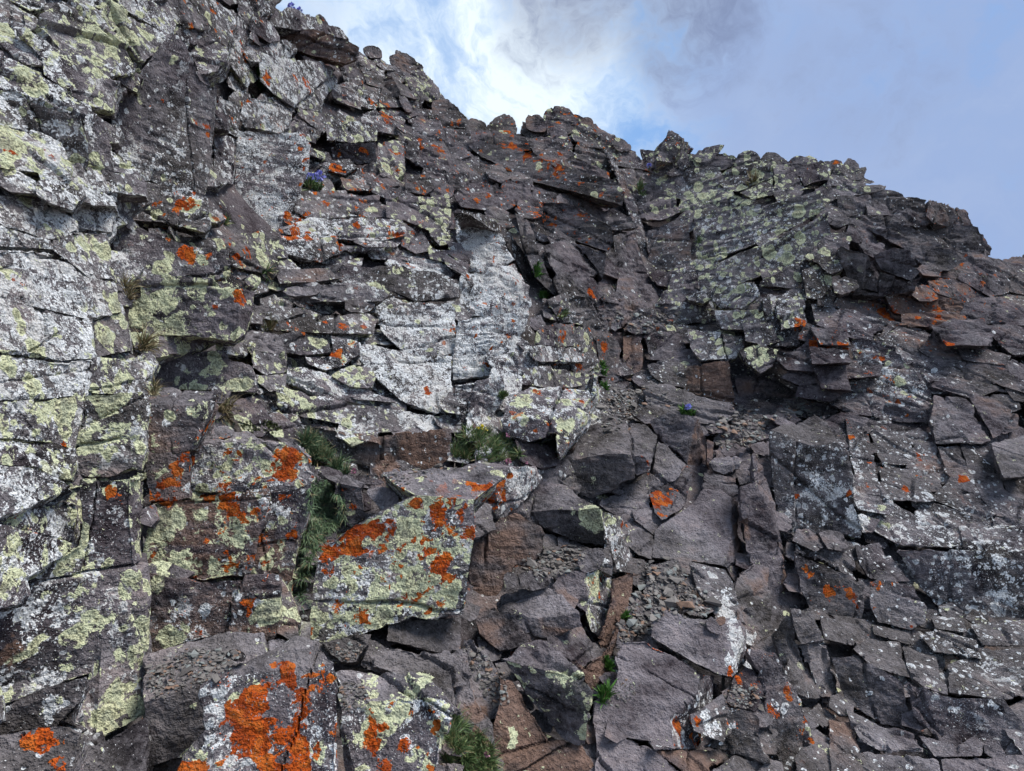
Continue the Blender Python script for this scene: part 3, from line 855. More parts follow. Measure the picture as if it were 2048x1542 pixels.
# ------------------------------------------------------------------ stones of the cliff, one line each
# yellow white orange rust tone (0-9) ; options | front corners | T top | R right-hand face | L left-hand face
BLOCKS = """
03025;d=.0;n=30,14;s=.5|1205,297 1225,302 1262,380 1290,450 1305,520 1314,562 1300,562 1282,500 1258,430 1232,352
53004;d=.05;n=-14,12;s=.7|1285,337 1340,330 1440,335 1445,372 1380,395 1300,408 1280,380
64004;n=-14,12;s=1.1;c=2|1385,435 1470,415 1560,400 1640,380 1655,420 1560,470 1480,500 1390,540
54004;n=-12,8;s=1.1;c=2;d=.02|1395,545 1480,505 1560,475 1655,425 1665,480 1600,530 1500,560 1400,590
53004;d=-.05|1372,592 1425,573 1423,598 1405,607 1378,600
44004;d=-.1|1427,576 1510,562 1520,590 1485,617 1432,614 1424,602
44004;d=-.12|1430,622 1525,620 1535,642 1500,662 1440,657
34004;d=-.14|1487,647 1550,642 1560,682 1530,692 1490,682
44004;d=-.03|1375,657 1438,662 1452,717 1400,722 1380,692
43004;d=-.03|1444,667 1484,670 1489,692 1470,717 1456,720
12002;d=-.05|1524,595 1540,593 1548,640 1532,640
33003;d=-.1|1552,602 1606,602 1620,650 1562,660
33003;d=-.04|1605,540 1660,520 1668,570 1640,600 1612,596
84004;d=-.05|104,16 153,5 191,22 216,63 246,82 282,128 271,150 213,153 170,140 110,100 60,50
43005|202,6 219,3 241,16 339,71 314,96 309,109 282,128 246,82 216,63 197,27
36005|227,-10 295,-10 353,46 347,60 339,71 241,16
24104|295,-10 364,-10 405,36 410,60 375,52 353,46
54003;n=25,30|355,55 410,63 454,93 454,115 437,142 397,153 383,109 366,66
03003;n=56,-2;s=.3;d=.03|353,63 383,109 397,153 437,175 429,246 427,306 410,388 366,380 284,358 227,301 224,232 246,178 290,131 314,96 339,71
45004|-40,40 0,50 35,60 82,115 85,130 50,128 0,85 -40,80
46005;d=-.06|-40,100 0,114 27,122 175,212 180,230 164,240 27,189 -40,172
33002;n=20,-14|0,180 8,186 164,240 176,292 176,352 131,338 90,293 66,260 36,225
36003;n=60,0|178,214 205,240 219,300 232,355 230,403 191,383 178,352 166,240
64003|40,62 153,110 213,153 246,170 227,225 175,212 90,150 82,118
54104|-40,235 0,250 55,268 90,298 137,328 134,358 109,383 90,383 75,345 -40,330
25004|131,356 227,393 232,412 190,412 118,384
26004|-40,170 0,180 25,190 62,258 90,300 50,265 -40,240
28004|-40,380 0,385 75,390 150,445 152,460 100,480 0,450 -40,450
27004|75,388 120,395 228,412 226,455 222,463 152,458
17004|-40,452 0,452 100,482 105,498 0,492 -40,492
36004|105,480 152,460 212,466 222,500 228,560 180,555 105,500
18004;d=-.03|-40,494 0,494 105,500 180,557 228,562 236,590 243,625 180,640 100,620 0,590 -40,590
29004;d=-.01|-40,592 0,592 100,622 182,642 183,700 186,715 120,720 -40,700
32003;d=.02|182,642 243,628 252,640 258,700 190,715
39004;d=-.02|-40,702 120,722 186,717 180,745 172,790 -40,800
83004;d=-.05|186,716 235,719 273,735 290,771 292,782 235,790 172,785 180,744
66003;d=-.03;n=32,4|168,790 265,786 268,880 262,935 213,951 164,948 155,925 156,870 163,830|R|265,786 288,784 296,810 290,850 287,905 281,938 262,935 268,880
66004|-40,805 90,800 168,790 163,830 156,870 150,900 100,885 -40,870
64004;d=-.04|-40,872 100,887 150,900 152,935 140,957 125,955 70,935 -40,925
27004;d=-.06|-40,927 68,935 142,971 110,990 40,1020 -40,1050
56003;d=.0|-40,1056 40,1024 115,993 160,1000 162,1035 156,1085 75,1137 -40,1190
54002;n=44,3;c=2;s=.4;rl=82003|163,962 262,955 258,1020 252,1060 246,1180 236,1240 205,1260 180,1330 175,1350 -40,1430 -40,1195 75,1142 157,1088 165,1030|R|262,955 284,940 290,1000 294,1060 294,1180 296,1330 294,1400 288,1430 190,1490 160,1475 150,1440 175,1350 180,1330 205,1260 236,1240 246,1180 252,1060 258,1020
23002;n=30,5|-40,1436 172,1355 148,1440 155,1455 130,1450 60,1455 -40,1478
11104;d=-.1;n=20,30|-40,1482 60,1458 130,1453 160,1468 158,1490 140,1600 -40,1600
01001|172,1475 190,1493 290,1433 296,1450 298,1600 150,1600
24103|375,-10 420,-10 475,25 465,77 454,93 410,63 405,36
14202;d=-.05|478,-10 508,-10 515,44 512,82 503,137 492,170 462,131 455,110 466,77 477,25
14202;d=-.12|435,191 481,213 481,238 476,275 437,258 432,225
04001|429,257 470,277 465,368 427,372
16104;d=-.1|490,205 500,191 555,202 587,224 582,257 555,265 490,252 482,235
09204;d=-.05;s=.3;n=18,8;c=0|475,262 550,268 600,262 620,290 612,340 602,365 580,440 560,490 535,485 424,478 425,400 470,375 472,290
25203;d=-.15;n=18,22|256,378 285,362 345,368 400,385 415,395 417,432 420,448 410,465 320,445 262,440
41103;d=-.08|309,465 418,470 520,467 541,470 539,495 528,533 520,544 465,533 459,503 391,495 339,478|R|541,470 556,480 548,540 530,556 520,544 528,533 539,495
73103;d=-.12;n=22,14|224,459 273,459 339,478 391,495 459,503 465,536 462,555 410,560 353,552 303,550 238,541 232,508
92004;d=-.14;n=16,3|276,560 303,550 353,555 410,562 476,582 476,653 465,681 391,673 320,670 260,656 257,626 246,599 279,593|R|476,582 505,555 512,560 500,640 490,668 470,682 465,681 476,653
71004|260,664 320,671 391,674 448,679 405,697 372,705 306,716 271,703
42002;n=18,12|295,719 372,707 405,699 448,694 459,719 503,733 517,776 511,787 427,779 323,777 290,763
72004;d=-.06|500,695 571,705 575,745 527,749 505,735|T|500,695 468,689 492,662 560,672 571,705
72004;d=-.03|518,752 573,748 572,770 567,780 540,783 515,765
53234;d=-.2;n=14,6|298,812 407,812 396,850 386,897 334,908 295,897|T|298,812 300,787 325,775 428,779 432,787 407,812|R|407,812 432,787 425,815 405,862 392,882 386,897 396,850
10012|458,800 505,790 520,800 545,840 500,850 470,840 462,818
23322;d=-.12;n=14,4|293,912 380,902 378,995 298,1004
75304;d=-.14;n=12,8|382,900 410,890 560,880 590,885 612,893 626,912 624,960 590,975 535,978 470,982 415,978 380,972|T|382,900 388,880 500,866 595,872 612,893 590,885 560,880 410,890
74343;d=-.12;n=14,4|298,1006 380,998 440,985 535,982 530,1040 515,1070 500,1150 400,1165 292,1140 292,1060
64223;d=-.13;n=14,4|537,980 590,977 624,962 622,1000 600,1080 590,1140 585,1200 555,1236 555,1150 505,1153 515,1072 530,1040
14131;d=-.10;n=14,6;s=.8|292,1143 400,1168 500,1158 553,1155 550,1255 545,1275 460,1270 370,1285 298,1320
51123;d=-.11|560,1150 588,1205 600,1240 595,1290 553,1265
00004;d=-.10;n=14,4;s=.2|298,1405 415,1372 425,1420 436,1450 420,1490 360,1542 350,1620 300,1620|T|298,1405 298,1320 370,1288 460,1273 552,1272 600,1284 560,1310 480,1345 415,1372
45403;d=-.2;n=6,24|415,1380 450,1365 500,1355 560,1345 620,1335 668,1325 672,1370 674,1440 678,1620 345,1620 380,1520 430,1460|T|415,1380 430,1370 500,1330 590,1285 640,1295 668,1325 620,1335 560,1345 500,1355 450,1365
75304;d=-.14;n=6,24|680,1430 740,1400 830,1390 890,1400 902,1420 890,1480 860,1620 722,1620|T|680,1430 672,1345 700,1332 780,1340 850,1360 890,1400 830,1390 740,1400|L|680,1430 722,1620 679,1620 674,1440
76303;d=-.13;n=8,7;c=1|690,1060 760,1020 830,990 948,1000 950,1060 938,1160 932,1230 870,1245 825,1240 760,1260 700,1275 665,1290 620,1275 625,1160 635,1115 655,1085|T|830,990 790,968 765,948 900,932 960,930 1005,938 1012,950 948,1000
00101;d=-.10;n=6,-6|672,965 722,975 728,1035 700,1055 680,1030 668,990|T|672,965 648,953 690,950 728,965 722,975
01101;d=-.12;n=-25,-4;rl=06203|930,945 985,950 1000,1035 950,1030 945,1000|T|930,945 925,932 965,926 1050,930 985,950|R|985,950 1050,930 1075,938 1086,960 1060,990 1000,1035
00014;d=-.06|778,1235 800,1222 830,1240 925,1232 922,1300 880,1305 845,1295 775,1280
00006;d=.02;n=10,58;s=.2|735,1278 790,1290 845,1300 895,1308 905,1380 920,1430 890,1410 850,1362 770,1340 715,1330
00003|640,1285 700,1272 740,1270 735,1290 715,1325 680,1325 660,1308
00005;n=25,40|925,1275 945,1282 990,1340 1018,1400 1010,1455 955,1400 935,1370
00015;n=10,45|900,1310 928,1300 950,1400 985,1450 990,1500 955,1480 915,1420
40002;d=-.12;n=-14,-4;s=.3|1000,1316 1050,1330 1096,1341 1175,1368 1183,1385 1172,1428 1175,1494 1158,1496 1110,1472 1076,1423 1027,1354|T|1000,1316 1071,1283 1090,1290 1137,1319 1165,1350 1175,1368 1096,1341 1050,1330
10063;n=30,24;s=.2;d=.03|1000,1360 1024,1362 1070,1430 1110,1482 1160,1500 1180,1542 1170,1620 1000,1620 985,1480 1002,1400
10063;n=30,24;s=.2;d=.03|950,1450 985,1490 998,1620 930,1620 925,1500
10005;d=-.08;n=-4,10|990,1205 1060,1237 1110,1235 1157,1225 1160,1250 1130,1262 1095,1275 1060,1268 1020,1245|T|990,1205 1000,1190 1050,1178 1110,1178 1157,1225 1110,1235 1060,1237
00042|945,1225 988,1212 1020,1248 1092,1278 1098,1300 1071,1281 1000,1302 960,1265
00012|1097,1278 1160,1254 1186,1290 1188,1315 1165,1345 1137,1317 1100,1296
00005;d=-.05;n=-10,40;rl=65304|1110,1150 1170,1145 1170,1165 1172,1205 1170,1222 1160,1215 1130,1190|R|1170,1145 1195,1138 1226,1155 1222,1200 1202,1272 1182,1262 1170,1222 1172,1205 1170,1165
00064;d=-.02;n=52,12;s=.2|1226,1155 1272,1145 1266,1200 1240,1235 1215,1292 1203,1305 1202,1274 1222,1200
00064;d=.02;n=50,14;s=.2|1240,1238 1232,1300 1215,1345 1192,1388 1178,1372 1165,1347 1188,1315 1205,1308 1217,1292
20001;d=-.09;n=-12,-10;rl=35203|1033,1025 1130,1018 1200,1015 1213,1045 1215,1080 1213,1100 1160,1090 1140,1085 1090,1060 1080,1050|T|1033,1025 1085,963 1125,968 1165,993 1200,1015 1130,1018|R|1200,1015 1245,1040 1262,1065 1272,1110 1255,1142 1226,1153 1216,1110 1215,1080 1213,1045
00044;n=5,20|938,1090 1000,1036 1033,1028 1080,1054 1090,1068 1088,1095 1060,1130 1030,1130 1000,1188 945,1222 934,1150
00006;d=.04;n=0,62;s=.2|1030,1132 1062,1128 1092,1096 1160,1093 1213,1104 1222,1150 1195,1137 1110,1150 1112,1180 1050,1178 1000,1190
00001;d=-.1;n=-6,-8|1122,925 1170,915 1220,907 1290,910 1305,935 1300,945 1240,965 1235,975 1180,997 1160,985 1135,970 1125,945|T|1122,925 1145,905 1180,835 1230,833 1290,848 1316,873 1312,905 1305,935 1290,910 1220,907 1170,915
00006;d=-.02;n=-12,52;s=.3|1188,1002 1240,972 1306,942 1317,884 1372,928 1350,960 1302,985 1300,1010 1304,1047 1250,1050 1240,1038 1203,1013
00201;d=-.09|1300,990 1350,957 1376,932 1385,960 1375,1000 1360,1020 1325,1042 1308,1025
00042;d=-.05|1414,880 1428,884 1426,915 1419,938 1414,925
00004;n=-20,20;d=-.06;rl=00043;rn=50,12|1312,868 1300,842 1340,825 1396,840 1388,852 1377,890 1374,926 1350,905 1318,880|R|1388,852 1400,843 1410,880 1412,930 1418,940 1400,980 1384,1010 1382,975 1374,926 1377,890
00006;d=-.04;n=8,44;s=.3;c=1;rl=00024|1322,1045 1380,1012 1410,977 1440,983 1464,995 1462,1060 1455,1110 1450,1132 1380,1122 1305,1114 1310,1060|R|1464,995 1482,1008 1475,1060 1490,1110 1510,1170 1532,1240 1520,1262 1492,1200 1450,1132 1455,1110 1462,1060
03005;d=-.04;n=10,44|1380,1126 1450,1134 1467,1160 1482,1220 1492,1248 1468,1234 1432,1232 1395,1180
00007;d=-.10;n=14,44;s=.2;c=0;rl=09004|1302,1212 1330,1215 1380,1240 1472,1236 1482,1260 1462,1330 1440,1350 1380,1320 1300,1273|R|1472,1236 1496,1260 1490,1320 1466,1356 1440,1350 1462,1330 1482,1260
00006;d=-.04;n=10,46;s=.2;c=1;rl=15301|1245,1280 1292,1276 1380,1325 1405,1346 1400,1380 1392,1425 1340,1435 1300,1445 1297,1482 1250,1470 1190,1445 1195,1410 1235,1370 1240,1340 1230,1310|R|1405,1346 1464,1357 1450,1400 1426,1470 1400,1492 1350,1500 1310,1500 1297,1482 1300,1445 1340,1435 1392,1425 1400,1380
00006;n=8,48;s=.2|1190,1450 1250,1474 1300,1492 1362,1542 1372,1620 1175,1620 1194,1500
00043|1304,1502 1400,1496 1484,1496 1492,1515 1420,1535 1450,1620 1376,1620 1364,1540
00005|1424,1538 1470,1512 1560,1530 1566,1620 1455,1620
00201|1467,1354 1492,1332 1516,1345 1526,1390 1510,1422 1462,1412 1452,1402
02013;n=-8,20|1428,1470 1460,1415 1510,1425 1522,1440 1522,1500 1540,1525 1490,1512 1405,1494
13113;n=20,20|1495,1300 1550,1310 1575,1350 1600,1400 1625,1470 1652,1540 1652,1620 1570,1620 1540,1520 1526,1440 1528,1390 1516,1340
01006;d=-.06;n=26,14|1582,1218 1620,1225 1640,1270 1660,1310 1686,1412 1662,1432 1640,1390 1602,1290 1590,1256
00003;n=-10,5|1550,1272 1574,1222 1598,1290 1636,1395 1622,1428 1578,1350
00004;n=22,12;d=-.03;rl=00025|1482,975 1510,970 1530,1012 1568,1100 1574,1180 1560,1252 1546,1272 1520,1182 1492,1100 1484,1030|R|1510,970 1505,910 1535,968 1560,1060 1582,1150 1602,1200 1590,1242 1560,1252 1574,1180 1568,1100 1530,1012
00015;n=5,40|1408,944 1470,955 1478,985 1466,992 1440,981 1406,974
00006;n=0,50|1480,905 1500,908 1508,962 1480,970 1474,952
03001;d=-.10;n=-6,2;s=.8|1540,858 1620,890 1695,905 1702,960 1710,1010 1732,1060 1725,1082 1690,1076 1600,1080 1575,1082 1560,1040 1545,960|T|1540,858 1570,848 1620,834 1652,828 1674,885 1695,905 1620,890
02002|1590,1084 1690,1082 1710,1130 1715,1162 1690,1150 1650,1122 1590,1104
01202;d=-.05;n=-8,16|1588,1107 1640,1127 1700,1152 1722,1172 1726,1230 1720,1247 1620,1222 1602,1180
02206;d=-.10;n=-10,32|1740,1165 1760,1160 1830,1170 1852,1215 1850,1245 1820,1258 1755,1245 1742,1215
01002|1745,1250 1820,1262 1824,1290 1800,1284 1748,1268
01004|1640,1232 1718,1250 1708,1292 1650,1277
01004|1705,1297 1735,1276 1797,1285 1820,1355 1800,1352 1740,1330
02004|1804,1287 1870,1312 1892,1387 1850,1376 1826,1356
03003;d=-.03|1840,1272 1870,1258 1952,1280 1962,1317 1930,1312 1870,1304
01004;n=-14,14|1660,1312 1702,1315 1800,1358 1815,1410 1830,1462 1760,1446 1690,1402
03004;n=-14,16|1808,1362 1890,1392 2000,1402 2060,1470 2060,1505 1960,1492 1870,1472 1828,1432
02006|1690,1416 1760,1450 1830,1467 1852,1502 1760,1503 1720,1482
01035|1655,1436 1712,1440 1722,1500 1720,1620 1664,1620 1662,1540
02005|1725,1504 1790,1512 1872,1522 1902,1620 1725,1620
02004|1838,1472 1950,1497 1962,1512 1870,1514
02004|1880,1518 2060,1510 2060,1620 1908,1620
02002|1712,1092 1760,1082 1790,1130 1820,1162 1780,1165 1735,1155 1720,1130
04002;n=-16,8|1790,1097 1920,1102 2000,1112 2060,1122 2060,1232 1960,1242 1880,1217 1832,1172
05003|1720,1007 1790,1007 1850,1042 1920,1062 1926,1097 1800,1092 1747,1062
04003|1922,1054 2042,1042 2060,1115 1930,1098
02003|1862,1232 1930,1244 1936,1266 1872,1256
03003|1938,1246 2060,1238 2060,1292 1964,1290
03003|1962,1296 2060,1298 2060,1392 2002,1398 1900,1385 1895,1330 1930,1318
03114|1688,830 1735,860 1750,930 1760,990 1722,987 1702,920
03004|1736,857 1810,862 1840,920 1830,932 1760,927
03104;d=-.02|1756,932 1842,937 1872,1002 1792,1002 1765,990
01014;d=-.05;s=.7|1868,790 1930,798 1980,880 1962,888 1870,886 1858,840
00023;d=-.05|1936,793 1987,788 2036,830 2040,860 1986,876 1960,830
02014|1876,893 1920,892 1940,942 1955,987 1922,978 1890,942
02014|1922,890 1970,893 2002,960 2032,1040 1992,1032 1957,987
00005;d=-.2|1988,907 2060,910 2060,952 2007,957|T|1988,907 1984,888 2060,868 2060,910
00001;d=.1|2005,960 2060,958 2060,1035 2038,1040
25114;s=1.2;n=-18,20|1702,652 1740,668 1790,692 1832,742 1868,788 1858,842 1800,842 1740,832 1702,770
00003;d=-.25;s=1|1862,652 1905,640 1962,640 1992,667 1986,692 1930,690 1892,692
00001;d=-.15;n=-10,-20|1672,500 1682,490 1735,510 1755,540 1757,585 1702,572 1690,540
00002;d=-.2;n=-10,-8|1746,512 1790,495 1820,500 1844,545 1822,562 1762,542
00001;d=-.05;n=-6,-25|1700,575 1758,588 1762,546 1822,565 1845,550 1832,585 1780,592 1706,590
00013;s=1.2;n=-10,18|1702,432 1780,430 1832,462 1890,488 1932,522 1902,542 1852,537 1800,492 1722,452
01013;s=1.2;n=-14,12|1802,405 1882,408 1930,445 1958,452 1974,490 1972,512 1932,524 1890,485 1832,457
00201;d=-.06;n=-10,4|1045,438 1062,405 1100,400 1150,408 1225,448 1230,480 1218,505 1150,484 1070,462
01002;n=-8,0|1040,452 1070,464 1150,486 1214,507 1205,560 1195,540 1165,500 1130,478 1086,486
00002;d=-.06;r=.5|1086,490 1130,481 1165,503 1195,543 1190,552 1120,557 1100,530
01002;d=-.05|1106,557 1160,532 1200,570 1212,590 1190,607 1130,602 1115,582
03005;d=-.12;n=-10,20|1182,425 1230,418 1270,438 1276,456 1232,462 1197,446
01013;n=46,5|1226,470 1272,458 1290,520 1302,562 1272,572 1232,540
02026;n=-20,14;s=.4;d=.05|1293,460 1375,430 1382,490 1380,540 1330,552 1302,557 1293,490
11103;d=-.05;n=-12,20|935,290 960,280 1070,310 1150,340 1230,360 1250,385 1245,412 1180,392 1060,362 960,312
08104;n=8,24;c=1;s=.7;r=2;d=.0|905,425 940,432 1000,470 1030,520 985,540 930,545 918,500
08104;n=34,16;c=1;s=.7;r=2.2;d=-.05|930,547 985,542 1032,523 1050,575 1057,610 1000,625 940,632 916,600 922,560
02002;n=60,8;s=.3;d=.02|905,425 915,417 960,423 1012,455 1052,510 1087,590 1082,645 1052,652 1058,600 1042,540 1002,470 985,460 940,430
08104;n=26,10;c=1;s=.7;r=1.4;d=-.04|914,635 1000,628 1056,613 1052,655 1040,692 1030,728 1000,747 906,760 909,690
08004;n=18,4|908,767 1002,754 1006,790 985,832 910,852
33204;d=-.08|595,385 700,383 760,390 770,435 700,433 620,438 590,420
72004;d=-.08|771,390 870,395 895,388 906,450 880,470 812,440 772,435
47204;d=-.10|570,457 640,437 740,436 805,440 809,470 770,481 700,481 572,467
25103;d=-.04|560,470 640,470 690,486 780,484 770,502 690,502 640,522 560,502
22103;d=-.04|802,442 850,471 872,500 832,507 802,492
71003;d=-.06|856,440 900,460 906,486 880,491 860,472
61002;d=-.05|856,496 900,501 921,520 900,527 860,517
03002;n=10,30|560,507 640,524 760,537 860,542 912,562 915,592 830,600 760,570 600,542
12024;d=-.08|550,540 660,537 682,556 640,563 560,566
13004;d=-.08;n=6,30|515,576 600,566 720,571 776,586 762,601 690,604 530,602
03003;d=-.04|505,607 600,616 606,626 560,641 510,637
53103;d=-.12|555,642 650,627 740,627 753,641 746,667 660,667 560,662
17104;d=-.05|752,622 820,602 900,607 914,622 911,702 850,720 800,700 760,660
43103;d=-.12|550,672 600,664 660,682 665,706 600,710 552,702
25104;d=-.05|663,672 720,686 726,706 690,727 656,716 667,700
04102;d=-.04|610,713 690,714 690,731 650,741 615,727
84004;d=-.07|690,737 740,727 753,756 746,777 700,772 665,752
19003;d=-.03|727,692 800,707 904,712 904,790 897,832 800,800 760,760 722,720
36003|575,732 650,747 700,777 790,802 750,812 640,792 570,762
43002;d=-.02;s=.3|558,777 640,797 760,812 900,837 898,860 760,865 690,850 640,840 590,830 560,817
01023;d=.02;n=10,3;s=.3|560,832 640,845 700,860 760,870 898,863 896,915 880,930 780,943 700,943 650,885
42203;d=-.12|1075,662 1110,650 1180,655 1192,700 1196,718 1165,719 1150,693 1070,687
25103;d=-.16|1055,697 1075,690 1155,696 1171,711 1166,723 1080,724 1062,717
34003;d=-.1|1052,737 1100,732 1180,747 1186,772 1110,777 1040,767
54103;d=-.14;n=-6,8;tn=10,52;tl=55104;rl=56203|1000,840 1060,836 1105,846 1112,866 1060,882 1015,868|T|1000,840 1030,792 1060,772 1180,774 1186,790 1150,810 1105,846 1060,836|R|1105,846 1150,810 1186,790 1196,722 1206,800 1172,860 1122,918 1114,900 1112,866
00002;d=-.08|1030,872 1062,886 1110,892 1112,930 1082,937 1040,922
01113;d=-.05;n=40,6|1192,672 1215,660 1240,700 1241,760 1216,776 1207,798 1198,720
01053|1246,672 1282,667 1286,720 1276,766 1246,756
02002;d=-.06|1288,672 1350,660 1372,690 1376,720 1300,720
02001;d=-.05|1290,726 1340,722 1376,736 1372,776 1330,768 1300,750
01063;n=-10,8|1376,732 1420,727 1456,722 1466,780 1476,812 1400,792 1366,777
00006;d=-.05;n=-6,52;s=.3|1287,772 1340,772 1400,794 1460,802 1480,830 1440,852 1390,846 1340,832 1292,802
00002;d=-.03|1262,826 1298,802 1352,826 1342,842 1290,847
51003;d=-.15|1477,700 1510,690 1556,700 1546,732 1520,747 1490,722
00102;d=-.08|1620,652 1690,656 1702,690 1640,690
01001;d=-.12;s=1|1620,694 1696,700 1702,725 1625,727
01001;d=-.12;s=1|1626,732 1690,732 1700,780 1642,777
00011;d=.03;n=0,-20|1470,757 1540,747 1602,790 1640,800 1560,822 1500,822 1480,800
07004;d=.0|620,742 690,772 735,780 800,805 720,800 640,788
26004;d=-.1|520,110 560,118 640,125 672,140 678,165 650,200 640,225 590,215 545,185 520,160
21043;d=-.1;n=6,-6|530,52 580,55 640,60 690,78 718,95 716,120 690,128 620,112 560,92 535,70
14003;d=.0|540,40 575,15 640,36 690,66 700,80 640,66 580,58 545,52
64002;d=-.1|650,246 700,242 740,246 757,258 756,282 700,285 655,280
62203;d=-.06|757,285 805,282 808,345 795,362 760,350 752,320
22002;d=.0;n=0,-20|660,290 750,286 752,318 745,330 690,325 662,320
22102;d=-.1|655,322 700,316 716,335 690,350 655,340
12212|680,355 740,345 785,350 800,370 740,382 690,380
01102;d=-.05|812,350 850,345 870,375 850,390 812,380
00101;d=-.05|940,262 990,262 1050,275 1060,300 1000,305 945,292
02103;d=-.06|826,250 880,246 920,280 950,310 900,325 850,300 828,285
00002;d=-.05;n=30,10|1030,425 1060,440 1085,520 1110,570 1108,590 1070,555 1048,500
"""

